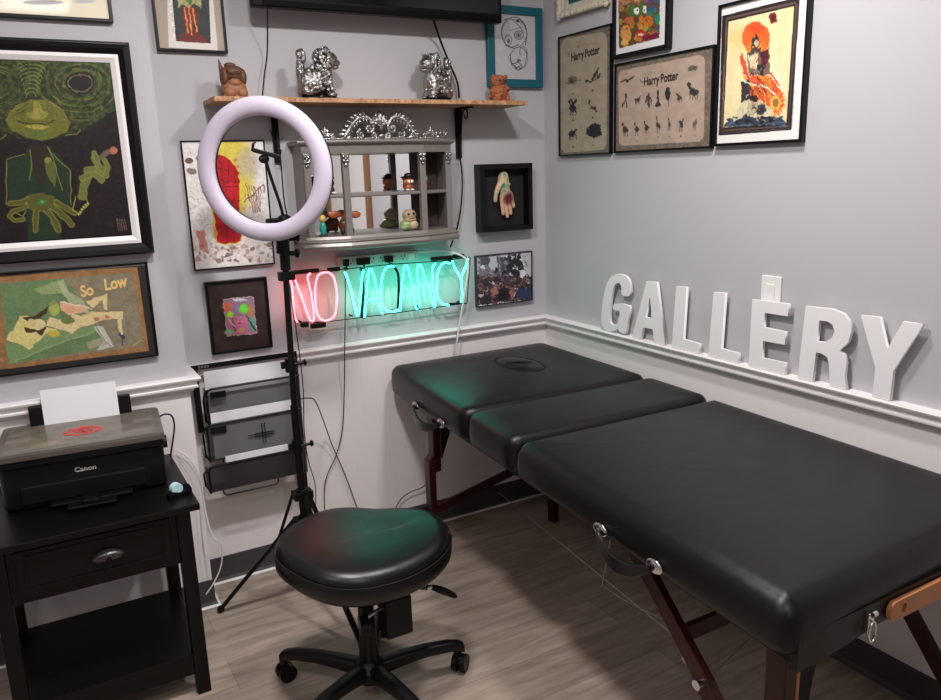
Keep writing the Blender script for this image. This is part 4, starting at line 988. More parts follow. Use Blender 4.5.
leaf((0, CZ+0.045), PI/2, 0.060, 0.010); b.ell((0, -0.138, CZ+0.040), (0.010, 0.008, 0.010), 10, 8); b.ell((0, -0.138, CZ+0.012), (0.014, 0.008, 0.010), 10, 8)
b.build('scroll_crest', M['silver'], t, smooth=True, angle=1.2)

# small toys in the cabinet (local builder, each its own thing)
def toy(name, label, x, y, z, blobs, cat='toy figure'):
    t = thing(name, label, cat, (x, y, z), 0)
    groups = {}
    for part, c, r, col in blobs: groups.setdefault(part, []).append((c, r, col))
    for part, bl in groups.items():
        b = MB()
        for c, r, col in bl:
            if r is None: pass
            else: b.ell(c, r, 12, 8)
        b.build(part, mat(part + '_paint', rgb(*bl[0][2]), 0.35), t, smooth=True)
    return t
Z1, Z2 = 1.29+0.183, 1.29+0.031
toy('toy_figure', 'small dark red toy figure in a grey black cap, left compartment', -1.045, -0.10, Z1, [('body', (0, 0, 0.016), (0.020, 0.015, 0.017), (98, 22, 34)), ('cap', (0, 0, 0.060), (0.021, 0.018, 0.010), (40, 40, 44)), ('head', (0, 0, 0.042), (0.020, 0.016, 0.018), (50, 40, 44)), ('shoes', (-0.012, -0.012, 0.005), (0.010, 0.012, 0.005), (225, 220, 220)), ('shoes', (0.012, -0.012, 0.005), (0.010, 0.012, 0.005), (225, 220, 220))])
toy('toy_figure', 'small brown toy figure under a wide black hat on the middle shelf', -0.725, -0.11, Z1, [('body', (0, 0, 0.014), (0.020, 0.016, 0.015), (150, 80, 46)), ('head', (0, 0, 0.036), (0.023, 0.018, 0.018), (176, 104, 66)), ('hat', (0, 0, 0.052), (0.034, 0.024, 0.005), (16, 14, 14)), ('hat', (0.002, 0, 0.058), (0.019, 0.016, 0.011), (16, 14, 14)), ('face', (-0.006, -0.017, 0.036), (0.006, 0.003, 0.006), (240, 235, 225)), ('face', (0.008, -0.017, 0.036), (0.006, 0.003, 0.006), (240, 235, 225)), ('feet', (-0.010, -0.012, 0.004), (0.009, 0.010, 0.005), (220, 210, 200)), ('feet', (0.010, -0.012, 0.004), (0.009, 0.010, 0.005), (220, 210, 200))])
toy('toy_figure', 'tiny olive and grey toy figure behind the right inner post', -0.650, -0.10, Z1, [('body', (0, 0, 0.016), (0.011, 0.010, 0.017), (150, 140, 110)), ('head', (0, 0, 0.045), (0.013, 0.012, 0.015), (168, 165, 140)), ('scarf', (0.006, -0.006, 0.030), (0.006, 0.006, 0.008), (120, 40, 36))])
toy('toy_figure', 'small teal and yellow toy figure at bottom left of the cabinet', -1.078, -0.09, Z2, [('body', (0, 0, 0.026), (0.013, 0.012, 0.028), (30, 150, 140)), ('head', (0, 0, 0.064), (0.014, 0.012, 0.015), (214, 180, 90)), ('stand', (0, 0, 0.003), (0.018, 0.016, 0.004), (60, 60, 60))])
toy('toy_animal', 'reddish brown big eared toy animal on the cabinet floor', -0.985, -0.085, Z2, [('body', (0, 0, 0.034), (0.030, 0.022, 0.030), (110, 52, 30)), ('head', (0.002, -0.010, 0.062), (0.022, 0.018, 0.018), (150, 76, 42)), ('ear', (-0.040, 0, 0.076), (0.026, 0.006, 0.014), (168, 88, 50)), ('ear', (0.040, 0, 0.072), (0.024, 0.006, 0.014), (168, 88, 50)), ('leg', (-0.018, -0.012, 0.014), (0.010, 0.012, 0.015), (70, 36, 26)), ('leg', (0.018, -0.012, 0.014), (0.010, 0.012, 0.015), (70, 36, 26)), ('muzzle', (0.004, -0.028, 0.056), (0.009, 0.006, 0.006), (235, 225, 210))], 'toy animal')
toy('stone_figurine', 'squat tan and green stone like figurine on the cabinet floor at right', -0.728, -0.10, Z2, [('head', (0.004, 0, 0.058), (0.030, 0.022, 0.024), (172, 150, 118)), ('head', (0.004, -0.004, 0.040), (0.028, 0.022, 0.014), (172, 150, 118)), ('body', (-0.004, 0, 0.020), (0.036, 0.024, 0.022), (142, 160, 108)), ('body', (-0.026, -0.012, 0.012), (0.018, 0.016, 0.012), (142, 160, 108)), ('belly', (0.014, -0.016, 0.020), (0.020, 0.012, 0.018), (190, 172, 130)), ('eyes', (-0.008, -0.021, 0.064), (0.005, 0.003, 0.005), (30, 22, 18)), ('eyes', (0.014, -0.021, 0.064), (0.005, 0.003, 0.005), (30, 22, 18)), ('mouth', (0.004, -0.022, 0.045), (0.014, 0.003, 0.002), (70, 50, 40))], 'figurine')

# ------------------------------------------------------------------ power strip
t = thing('power_strip', 'grey white power strip on the wall under the silver cabinet', 'power strip', (-0.83, 0, 1.209))
b = MB(); b.box(-0.172, 0.172, -0.032, -0.001, -0.021, 0.021); b.build('housing', mat('strip_plastic', rgb(196, 194, 190), 0.4), t, bevel=0.004)
for k in range(6):
    b = MB(); x = -0.125 + 0.045*k
    b.box(x-0.008, x-0.006, -0.0335, -0.031, 0.000, 0.010); b.box(x+0.006, x+0.008, -0.0335, -0.031, 0.000, 0.009); b.cyl((x, -0.0335, -0.008), (x, -0.031, -0.008), 0.0028, seg=8)
    b.build('socket', M['black_board'], t)
b = MB(); b.box(0.125, 0.150, -0.036, -0.031, -0.013, 0.013); b.build('rocker_switch', M['white_plastic'], t, bevel=0.001)
for (x, w) in ((-0.150, 0.018), (-0.078, 0.05), (0.032, 0.03)):
    b = MB(); b.box(x-w/2, x+w/2, -0.058, -0.034, -0.014, 0.012); b.cyl((x, -0.05, -0.014), (x, -0.052, -0.030), 0.004, 0.003, 8)
    tag(b.build('plug', M['plastic'], None, bevel=0.003, loc=(-0.83, 0, 1.209)), {-0.150: 'small black plug at left end of the power strip', -0.078: 'wide black plug adaptor in the left half of the power strip', 0.032: 'black plug in the middle of the power strip'}[x], 'plug')

# ------------------------------------------------------------------ neon sign
t = thing('neon_sign', 'red and turquoise glowing neon sign reading NO VACANCY', 'neon sign', (-0.83, 0, 1.08))
def nl(p): return (p[0]+0.83, p[1], p[2]-1.08)
RED = mat('red_neon_glass', rgb(255, 120, 120), 0.3, emit=(1.0, 0.10, 0.13, 1), estr=8.0)
TEAL = mat('turquoise_neon_glass', rgb(120, 255, 230), 0.3, emit=(0.035, 1.0, 0.66, 1), estr=8.0)
for keys, m_, nm in ((['n_N'], RED, 'letter_n'), (['n_O'], RED, 'letter_o'), (['n_V'], TEAL, 'letter_v'), (['n_A', 'n_A2'], TEAL, 'letter_a'), (['n_C'], TEAL, 'letter_c'),
                     (['n_B', 'n_B2'], TEAL, 'letter_a'), (['n_M'], TEAL, 'letter_n'), (['n_D'], TEAL, 'letter_c'), (['n_Y', 'n_Y2'], TEAL, 'letter_y')):
    b = MB()
    for k in keys: b.tube([nl(p) for p in smooth_pts(DATA[k], 5)], 0.0038, 10)
    b.build(nm, m_, t, smooth=True)
def pot(b): b.build('painted_out_tube', M['black'], t, smooth=True)
for k in ('n_Cb', 'n_Db'): b = MB(); b.tube([nl(p) for p in smooth_pts(DATA[k], 5)], 0.0055, 8); pot(b)
for k, i in (('n_A', 0), ('n_A', -1), ('n_V', -1), ('n_B', -1), ('n_Y', 0), ('n_Y2', -1), ('n_D', 0), ('n_O', 0), ('n_N', 0), ('n_M', 0)):
    b = MB(); p = Vector(nl(DATA[k][i])); b.cyl(p, p + Vector((0, 0.028, 0)), 0.0055, seg=10); pot(b)
b = MB(); p = Vector(nl(DATA['n_V'][-1])); q = Vector(nl(DATA['n_A'][0])); b.tube([p + Vector((0.004, 0.018, 0)), (p+q)/2 + Vector((0.006, 0.02, 0)), q + Vector((-0.006, 0.018, 0))], 0.0055, 8)
pot(b)
b = MB()
for k in ('rail_top', 'rail_bot'): b.tube([nl(p) for p in DATA[k]], 0.0022, 6)
b.tube([nl(DATA['rail_top'][0]), nl(DATA['rail_bot'][0])], 0.0022, 6); b.tube([nl(DATA['rail_top'][-1]), nl(DATA['rail_bot'][-1])], 0.0022, 6)
for u in (0.02, 0.3, 0.55, 0.8, 0.98):
    for ky in ('rail_top', 'rail_bot'):
        a, c_ = Vector(nl(DATA[ky][0])), Vector(nl(DATA[ky][-1])); p = a.lerp(c_, u); b.cyl(p, (p.x, -0.001, p.z), 0.003, seg=8)
b.build('wire_frame', M['matteblack'], t)
for (x, z, w) in ((-1.155, 1.188, 0.13), (-1.03, 1.186, 0.05), (-0.555, 1.19, 0.10), (-0.475, 1.192, 0.05)):
    b = MB(); b.box(x+0.83-w/2, x+0.83+w/2, -0.048, -0.030, z-1.08-0.008, z-1.08+0.008); b.build('electrode_cover', M['plastic'], t, bevel=0.003)
for (x, z, w) in ((-1.165, 0.985, 0.03), (-1.11, 0.975, 0.06)):
    b = MB(); b.box(x+0.83-w/2, x+0.83+w/2, -0.052, -0.030, z-1.08-0.010, z-1.08+0.010); b.build('electrode_cover', M['plastic'], t, bevel=0.003)

NEONT = t
# ------------------------------------------------------------------ cords
strip_plug = [o for o in bpy.data.objects if o.get('label') == 'small black plug at left end of the power strip'][0]
cord('c_strip', 'thin black cord hanging down the wall from the left end of the power strip', 0.0020, parent=strip_plug)
cord('c_ring', 'black cord looping from ring light pole to the floor behind the stool', 0.0022, parent=RINGT)
cord('c_pole', 'thin black cord running down along the ring light pole', 0.0018, parent=RINGT)
cord('c_neon', 'white cord hanging from the right end of the neon sign', 0.0042, 'white_plastic', parent=NEONT)
cord('c_left', 'pale grey cord curving down beside the black side table', 0.0024, 'white_plastic')
cord('c_left2', 'thin pale cord behind the side table, inner of the two', 0.0018, 'white_plastic')
cord('c_tv1', 'thin black cable hanging from television left end to the shelf', 0.0024, parent=TVT)
cord('c_tv2', 'thin black cable seen through the ring light under the shelf', 0.0022)
cord('c_tv3', 'black cable from the television down to the right lion statuette', 0.0045, parent=TVT)
cord('c_tv4', 'black cable below the right shelf bracket beside the cabinet', 0.0032)
b = MB(); b.tube(smooth_pts(DATA['scroll'], 5), 0.0026, 6)
#, M['matteblack'], None, smooth=True), 'thin black curled metal hook hanging under the shelf by the bracket', 'hook')

# ------------------------------------------------------------------ outlet and switch plate
t = thing('wall_outlet', 'white wall outlet plate under the head of the massage table', 'outlet', (-0.613, 0, 0.35))
b = MB(); b.box(-0.036, 0.036, -0.007, -0.0005, -0.058, 0.058); b.build('cover_plate', M['white_plastic'], t, bevel=0.002)
b = MB(); b.box(-0.017, 0.017, -0.009, -0.006, 0.006, 0.040); b.box(-0.017, 0.017, -0.009, -0.006, -0.040, -0.006); b.build('socket', M['white_plastic'], t, bevel=0.002)
b = MB(); b.box(-0.014, 0.014, -0.035, -0.0095, -0.038, -0.012); tag(b.build('plug', M['plastic'], None, bevel=0.004, loc=(-0.613, 0, 0.35)), 'black plug in the wall outlet under the table', 'plug')
cord('c_out', 'short black cord from the wall outlet under the massage table', 0.0020, parent=[o for o in bpy.data.objects if o.get('label') == 'black plug in the wall outlet under the table'][0])
t = thing('light_switch', 'white light switch plate on the right wall behind the letter E', 'light switch', (0, -1.255, 1.125), -PI/2)
b = MB(); b.box(-0.038, 0.038, -0.007, -0.0005, -0.058, 0.060); b.build('cover_plate', M['white_plastic'], t, bevel=0.002)
b = MB(); b.box(-0.016, 0.016, -0.010, -0.006, -0.032, 0.034); b.build('rocker', M['white_plastic'], t, bevel=0.001)

# ------------------------------------------------------------------ GALLERY letters standing on the rail
def letter(key, label, hole=None):
    loops = [[(-p[1], p[2]) for p in DATA[key]]] + ([[(-p[1], p[2]) for p in DATA[hole]]] if hole else [])
    if key == 'G':
        loops[0] = [(p.x, p.y) for p in smooth_pts([(a, z, 0) for a, z in loops[0]], 2, True)]
    us = [p[0] for p in loops[0]]; zs = [p[1] for p in loops[0]]
    zmin = min(zs); zmax = max(zs); uc = (min(us)+max(us))/2
    # stand the foot on the rail, keep the overall height
    def fz(z): return 0.0 + (z - zmin) * (zmax - 0.881) / (zmax - zmin)
    loops = [[(a-uc, fz(z) if True else z) for a, z in lp] for lp in loops]
    # square up feet so that every stem ends on the rail
    h = zmax - 0.881
    loops = [[(a, 0.0 if z < h*0.075 and key != 'G' else z) for a, z in lp] for lp in loops]
    o = flat_shape('letter', loops, 0.010, M['white'], bevel=0.0008)
    # curve frame: x -> wall direction, y -> up
    R_ = Matrix(((0, 0, -1), (-1, 0, 0), (0, 1, 0))).to_4x4()
    for v in o.data.vertices: v.co = R_ @ v.co
    o.location = (-0.024, -uc, 0.881 + 0.001)
    tag(o, label, 'letter', 'white GALLERY letters on the chair rail')
letter('G', 'white block letter G on the chair rail, nearest the corner')
letter('A', 'white block letter A on the chair rail', 'A_h')
letter('L', 'white block letter L next to the A, first of the two Ls')
letter('L2', 'white block letter L beside the E, second of the two Ls')
letter('E', 'white block letter E on the rail in front of the switch plate')
letter('R', 'white block letter R on the chair rail', 'R_h')
letter('Y', 'white block letter Y on the chair rail, farthest from the corner')

# ------------------------------------------------------------------ wall mounted mail holder
mesh_m = bpy.data.materials.new('black_wire_mesh'); mesh_m.use_nodes = True
nt = mesh_m.node_tree; b_ = nt.nodes['Principled BSDF']; b_.inputs['Base Color'].default_value = rgb(34, 32, 34); b_.inputs['Roughness'].default_value = 0.5
b_.inputs['Alpha'].default_value = 0.60
mesh_d = mesh_m.copy(); mesh_d.name = 'dense_wire_mesh'; mesh_d.node_tree.nodes['Principled BSDF'].inputs['Alpha'].default_value = 0.88; mesh_d.node_tree.nodes['Principled BSDF'].inputs['Base Color'].default_value = rgb(44, 38, 38)
MX0, MX1 = -1.598, -1.205
t = thing('mail_holder', 'black wire mesh three pocket letter holder hanging on the wall', 'mail holder', ((MX0+MX1)/2, -0.038, 0.60))
cx_ = (MX0+MX1)/2
def ml(x, y, z): return (x-cx_, y+0.038, z-0.60)
def mbox(b, x0, x1, y0, y1, z0, z1): b.box(x0-cx_, x1-cx_, y0+0.038, y1+0.038, z0-0.6, z1-0.6)
b = MB(); mbox(b, MX0, MX1, -0.045, -0.038, 0.868, 0.886); mbox(b, MX0, MX0+0.022, -0.045, -0.038, 0.630, 0.870); mbox(b, MX1-0.022, MX1, -0.045, -0.038, 0.30, 0.870)
b.build('back_frame', M['plastic'], t, bevel=0.0015)
text_mesh('maker_mark', 'efect', 0.016, M['steel'], t, loc=ml(-1.555, -0.0462, 0.8765)) if False else None
b = MB()
for k, w_ in enumerate((0.004, 0.010, 0.006, 0.008)): mbox(b, -1.573+0.010*k, -1.573+0.010*k+0.0075, -0.0462, -0.045, 0.8735, 0.8735+(0.008 if k else 0.009))
b.build('maker_mark', M['steel'], t)
def rail_loop(b, pts, r=0.004, closed=True): b.tube([ml(*p) for p in pts], r, 8, closed=closed)
pockets = [(-1.562, -1.215, 0.668, 0.800, -0.085, mesh_m, 'lower'), (-1.577, -1.220, 0.532, 0.672, -0.102, mesh_m, ''), (-1.590, -1.222, 0.420, 0.520, -0.120, mesh_d, '')]
for i, (x0, x1, z0, z1, y, mm, _) in enumerate(pockets):
    b = MB(); r = 0.018
    b.add([ml(x0, y, z1), ml(x1, y, z1), ml(x1, y, z0), ml(x0, y, z0)], [(0, 1, 2, 3)])
    b.add([ml(x0, y, z1), ml(x0, -0.046, z1-0.02), ml(x0, -0.046, z0), ml(x0, y, z0)], [(0, 1, 2, 3)])
    b.add([ml(x0, y, z0), ml(x1, y, z0), ml(x1, -0.046, z0), ml(x0, -0.046, z0)], [(0, 1, 2, 3)])
    pk = b.build('mesh_pocket', mm, t)
    b = MB()
    b.tube([ml(x0, -0.046, z0-0.0), ml(x0, y, z0), ml(x0, y, z1-r), ml(x0+r*0.3, y, z1-r*0.3), ml(x0+r, y, z1), ml(x1, y, z1)], 0.0042, 8)
    b.tube([ml(x0, y, z1-0.004), ml(x0-0.006, (y-0.046)/2, z1-0.03), ml(x0-0.006, -0.046, z1-0.05), ml(x0-0.004, -0.046, z0)], 0.004, 8)
    b.build('wire_rim', M['plastic'], pk, smooth=True)
    if i < 2:
        b = MB(); b.add([ml(x0+0.012, y-0.001, z1-0.012), ml(x0+0.068, y-0.001, z1-0.012), ml(x0+0.068, y-0.001, z1-0.036), ml(x0+0.012, y-0.001, z1-0.036), ml(x0+0.012, y-0.003, z1-0.012), ml(x0+0.068, y-0.003, z1-0.012), ml(x0+0.068, y-0.003, z1-0.036), ml(x0+0.012, y-0.003, z1-0.036)],
                        [(0, 1, 2, 3), (7, 6, 5, 4), (0, 4, 5, 1), (1, 5, 6, 2), (2, 6, 7, 3), (3, 7, 4, 0)])
        b.build('label_holder', M['black_board'], pk)
    b = MB()
    if i == 1:
        b.tube([ml(x0+0.045, y-0.002, z0), ml(x0+0.045, y-0.002, z0-0.04), ml(x1, y-0.002, z0-0.04)], 0.0030, 8)
    if i == 2:
        b.tube([ml(x0+0.045, y+0.02, z0+0.01), ml(x0+0.045, y, z0-0.012), ml(x0+0.055, y, z0-0.022), ml(x0+0.24, y, z0-0.022), ml(x0+0.25, y, z0-0.012), ml(x0+0.25, y+0.02, z0+0.01)], 0.0032, 8)
    if i: b.build('hanging_wire', M['plastic'], pk, smooth=True)
# papers showing behind the mesh, and the black cross shaped trinket on the middle pocket
b = MB(); b.box(-1.560, -1.235, -0.062, -0.058, 0.67, 0.862); tag(b.build('paper_stack', M['paper'], None), 'white papers standing in the top pocket of the mesh holder', 'papers')
b = MB(); b.box(-1.558, -1.235, -0.0965, -0.0925, 0.537, 0.712); tag(b.build('paper_stack', M['paper'], None), 'white papers in the middle pocket of the mesh holder', 'papers')
b = MB(); b.box(-1.525, -1.235, -0.1145, -0.1105, 0.425, 0.546); tag(b.build('paper_stack', M['paper'], None), 'white papers showing above the bottom pocket of the mesh holder', 'papers')
b = MB()
cxp, czp = -1.374, 0.602
for a, l1 in ((0, 0.034), (PI, 0.034), (PI/2, 0.042), (-PI/2, 0.036)):
    dx, dz = math.cos(a), math.sin(a); px_, pz_ = -dz, dx; w = 0.0055
    b.tube([(cxp+px_*w, -0.1045, czp+pz_*w), (cxp+dx*l1+px_*w, -0.1045, czp+dz*l1+pz_*w), (cxp+dx*l1-px_*w, -0.1045, czp+dz*l1-pz_*w), (cxp-px_*w, -0.1045, czp-pz_*w)], 0.0016, 6, closed=True)
b.tube([(cxp-0.06, -0.1045, czp+0.003), (cxp+0.045, -0.1045, czp+0.002)], 0.0016, 6)
tag(b.build('wire_cross', M['black_board'], None), 'small black wire cross on the front of the middle mesh pocket', 'ornament')

# ------------------------------------------------------------------ black side table
DX0, DX1, DY0, DY1, DT = -2.262, -1.748, -0.672, -0.215, 0.626
dc = ((DX0+DX1)/2, (DY0+DY1)/2, 0)
t = thing('side_table', 'black wooden side table with one drawer and a low shelf', 'side table', dc)
def dl(x0, x1, y0, y1, z0, z1, b): return b.box(x0-dc[0], x1-dc[0], y0-dc[1], y1-dc[1], z0, z1)
b = MB(); dl(DX0-0.022, DX1+0.026, DY0-0.022, DY1+0.02, DT-0.020, DT, b); b.build('table_top', M['black_wood'], t, bevel=0.003)
LW = 0.040
for x in (DX0, DX1-LW):
    for y in (DY0, DY1-LW):
        b = MB(); dl(x, x+LW, y, y+LW, 0, DT-0.020, b); b.build('leg', M['black_wood'], t, bevel=0.002)
b = MB()
dl(DX0+LW, DX1-LW, DY0+0.008, DY0+0.026, DT-0.185, DT-0.020, b)
dl(DX0+LW, DX1-LW, DY1-0.02, DY1-0.005, DT-0.185, DT-0.020, b)
for x in (DX0+0.006, DX1-0.024): dl(x, x+0.018, DY0+LW, DY1-LW, DT-0.185, DT-0.020, b)
b.build('apron', M['black_wood'], t, bevel=0.0015)
b = MB(); dl(DX0+LW+0.02, DX1-LW-0.02, DY0+0.002, DY0+0.010, DT-0.160, DT-0.034, b)
dr = b.build('drawer', M['black_wood'], t, bevel=0.002)
b = MB(); x0, x1, z0, z1 = DX0+LW+0.045, DX1-LW-0.045, DT-0.140, DT-0.054
for q in ((x0, x1, z1, z1+0.006), (x0, x1, z0-0.006, z0), (x0-0.006, x0, z0-0.006, z1+0.006), (x1, x1+0.006, z0-0.006, z1+0.006)): dl(q[0], q[1], DY0-0.002, DY0+0.004, q[2], q[3], b)
b.build('drawer_moulding', M['black_wood'], dr, bevel=0.001)
# cup pull: half dome
vs = []; fs = []; n1, n2 = 20, 7
hx, hz = -1.977 - dc[0], 0.520
for i in range(n2+1):
    ph_ = PI/2*i/n2
    for k in range(n1+1):
        a = PI*k/n1; vs.append((hx + 0.046*math.cos(a)*math.cos(ph_*0.9), DY0-dc[1]-0.001 - 0.024*math.sin(ph_), hz + 0.026*math.sin(a)*math.cos(ph_*0.9)**0.5))
for i in range(n2):
    for k in range(n1): fs.append((i*(n1+1)+k, i*(n1+1)+k+1, (i+1)*(n1+1)+k+1, (i+1)*(n1+1)+k))
b = MB(); b.add(vs, fs); hd = b.build('cup_handle', mat('gunmetal', rgb(90, 88, 90), 0.3, 0.9), dr, smooth=True)
so = hd.modifiers.new('thick', 'SOLIDIFY'); so.thickness = 0.002
b = MB(); dl(DX0+0.01, DX1-0.01, DY0+0.006, DY1-0.006, 0.118, 0.138, b); dl(DX0+LW, DX1-LW, DY0+0.006, DY0+0.022, 0.070, 0.120, b); b.build('low_shelf', M['black_wood'], t, bevel=0.002)

# ------------------------------------------------------------------ printer
PC = Vector((-1.985, -0.335, DT)); PR = -0.085
t = thing('printer', 'black Canon inkjet printer with red emblem on its lid, on the side table', 'printer', tuple(PC), PR)
PW, PD, PH = 0.222, 0.150, 0.150
def rbox(x0, x1, y0, y1, z0, z1, r, n=5):
    def lp(ins, z):
        o = []; rr = max(r-ins, 0.003)
        for (cx, cy, a0) in ((x1-ins-rr, y1-ins-rr, 0), (x0+ins+rr, y1-ins-rr, PI/2), (x0+ins+rr, y0+ins+rr, PI), (x1-ins-rr, y0+ins+rr, 1.5*PI)):
            for k in range(n+1): a = a0+PI/2*k/n; o.append((cx+rr*math.cos(a), cy+rr*math.sin(a), z))
        return o
    e = 0.004
    return MB().loft([lp(e, z0), lp(0, z0+e), lp(0, z1-e), lp(e*0.3, z1-e*0.3), lp(e, z1)])
rbox(-PW, PW, -PD+0.01, PD, 0.004, 0.132, 0.030).build('body', M['plastic'], t, smooth=True, angle=0.5)
b = MB(); b.box(-PW+0.05, PW-0.06, -PD+0.001, -PD+0.03, 0.018, 0.072); b.build('output_opening', M['black_board'], t, bevel=0.004)
b = MB(); b.box(-0.055, 0.075, -PD-0.075, -PD+0.01, 0.010, 0.016); b.box(-0.015, 0.030, -PD-0.070, -PD-0.02, 0.012, 0.030); b.box(-0.1, 0.12, -PD-0.03, -PD+0.01, 0.010, 0.018); b.build('output_tray', M['plastic'], t, bevel=0.003)
rbox(-PW-0.002, PW+0.004, -PD-0.012, PD, 0.134, 0.154, 0.022).build('scanner_base', M['black'], t, smooth=True, angle=0.5)
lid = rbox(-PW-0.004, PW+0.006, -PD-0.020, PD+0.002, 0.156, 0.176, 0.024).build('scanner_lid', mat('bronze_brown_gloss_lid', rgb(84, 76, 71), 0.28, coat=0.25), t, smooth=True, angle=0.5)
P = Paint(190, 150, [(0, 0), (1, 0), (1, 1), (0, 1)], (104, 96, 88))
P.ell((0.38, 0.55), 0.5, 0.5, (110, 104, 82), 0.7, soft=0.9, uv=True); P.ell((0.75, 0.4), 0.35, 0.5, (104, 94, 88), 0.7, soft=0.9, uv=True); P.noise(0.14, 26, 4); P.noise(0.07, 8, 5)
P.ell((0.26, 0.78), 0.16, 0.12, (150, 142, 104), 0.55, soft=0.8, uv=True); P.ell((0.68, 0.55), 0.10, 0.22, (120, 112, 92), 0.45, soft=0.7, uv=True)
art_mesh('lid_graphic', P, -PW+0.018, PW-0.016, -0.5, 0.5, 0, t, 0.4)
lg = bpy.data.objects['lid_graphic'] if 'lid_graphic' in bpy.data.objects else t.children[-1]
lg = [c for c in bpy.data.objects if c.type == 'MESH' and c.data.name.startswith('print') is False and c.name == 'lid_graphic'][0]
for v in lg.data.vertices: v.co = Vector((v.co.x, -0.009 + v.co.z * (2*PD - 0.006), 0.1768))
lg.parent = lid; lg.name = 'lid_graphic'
# red cog emblem
def ringpoly(n, f): return [f(2*PI*k/n) for k in range(n)]
ER = 0.050
def cog(a):
    s_ = math.sin(a*9); r = ER*(1.0 if s_ > 0.1 else 0.86)
    return (r*math.cos(a)*1.12, r*math.sin(a)*0.92)
rd = mat('red_sticker', rgb(206, 52, 52), 0.5)
o = flat_shape('emblem', [ringpoly(180, cog), [(0.035*math.cos(-2*PI*k/40)*1.12, 0.035*math.sin(-2*PI*k/40)*0.92) for k in range(40)]], 0.0006, rd)
o.parent = lid; o.location = (0.004, -0.012, 0.1774); o['label'] = 'red cog shaped emblem'
b = MB(); rs = random.Random(5)
for (pts, w) in ([[(-0.022, 0.018), (-0.008, 0.026), (0.010, 0.024), (0.024, 0.012)], 0.007], [[(-0.026, 0.006), (-0.012, 0.012), (0.002, 0.004), (0.014, 0.010), (0.026, 0.0)], 0.006], [[(-0.024, -0.008), (-0.010, -0.002), (0.0, -0.012), (0.014, -0.006), (0.024, -0.014)], 0.006], [[(-0.016, -0.022), (0.0, -0.018), (0.014, -0.024)], 0.006], [[(0.0, 0.022), (-0.004, 0.0), (0.004, -0.022)], 0.005]):
    for (p, q) in zip(pts[:-1], pts[1:]): b.beam((p[0]*1.1, p[1]*0.9, 0), (q[0]*1.1, q[1]*0.9, 0), w, 0.0008)
b.build('emblem_face', rd, lid, loc=(0.004, -0.012, 0.1774))
text_mesh('brand_lettering', 'Canon', 0.019, mat('pale_lettering', rgb(205, 205, 200), 0.4), t, loc=(0.002, -PD+0.0092, 0.098), sx=1.15, bold=0.0006)
b = MB(); b.cyl((PW+0.006-0.008, PD-0.03, 0.06), (PW+0.020, PD-0.03, 0.06), 0.022); b.build('side_knob', M['plastic'], t, smooth=True)
# rear paper support, leaning back, and the sheet
b = MB(); Mx = Matrix.Translation((0.008, PD-0.035, 0.14)) @ Matrix.Rotation(-math.radians(6), 4, 'X')
b.box(-0.156, 0.140, 0.0, 0.010, 0, 0.100, M=Mx); b.build('paper_support', M['plastic'], t, bevel=0.006)
b = MB(); b.box(-0.112, 0.106, -0.006, -0.004, 0.02, 0.148, M=Matrix.Translation(tuple(PC)) @ Matrix.Rotation(PR, 4, 'Z') @ Matrix.Translation((0.004, PD-0.035, 0.14)) @ Matrix.Rotation(-math.radians(6), 4, 'X'))
tag(b.build('paper_sheet', M['paper'], None), 'white sheet of paper standing in the back of the printer', 'paper')
cord_pts = [PC + Matrix.Rotation(PR, 3, 'Z') @ Vector(p) for p in ((PW-0.01, PD-0.03, 0.135), (PW+0.02, PD-0.02, 0.150), (PW+0.045, PD-0.02, 0.142), (PW+0.050, PD-0.03, 0.11), (PW+0.040, PD-0.05, 0.07), (PW+0.030, PD-0.05, 0.03), (PW+0.025, PD-0.04, 0.004))]
b = MB(); b.tube(smooth_pts(cord_pts, 6), 0.003, 8); b.v = [tuple(Matrix.Rotation(-PR, 3, 'Z') @ (Vector(p) - PC)) for p in b.v]; b.build('power_cord', M['plastic'], t, smooth=True)
# tape dispenser
t = thing('tape_dispenser', 'small black tape dispenser with pale blue roll on the side table', 'tape dispenser', (-1.762, -0.600, DT), 0.35)
MYZ = Matrix(((0, 0, 1, 0), (1, 0, 0, 0), (0, 1, 0, 0), (0, 0, 0, 1)))
b = MB(); prof = [(-0.035, 0), (0.035, 0), (0.037, 0.012), (0.030, 0.030), (0.024, 0.026), (0.014, 0.016), (-0.004, 0.014), (-0.024, 0.022), (-0.036, 0.014)]
b.prism([(x, z) for x, z in prof], -0.012, 0.012, M=Matrix(((1, 0, 0, 0), (0, 0, 1, 0), (0, 1, 0, 0), (0, 0, 0, 1)))); b.build('body', M['plastic'], t, bevel=0.002)
b = MB(); b.cyl((-0.008, -0.010, 0.026), (-0.008, 0.010, 0.026), 0.017, seg=28); b.build('tape_roll', mat('pale_blue_tape', rgb(190, 226, 232), 0.3), t, bevel=0.001)

# ------------------------------------------------------------------ framed pictures
BLK = M['black']
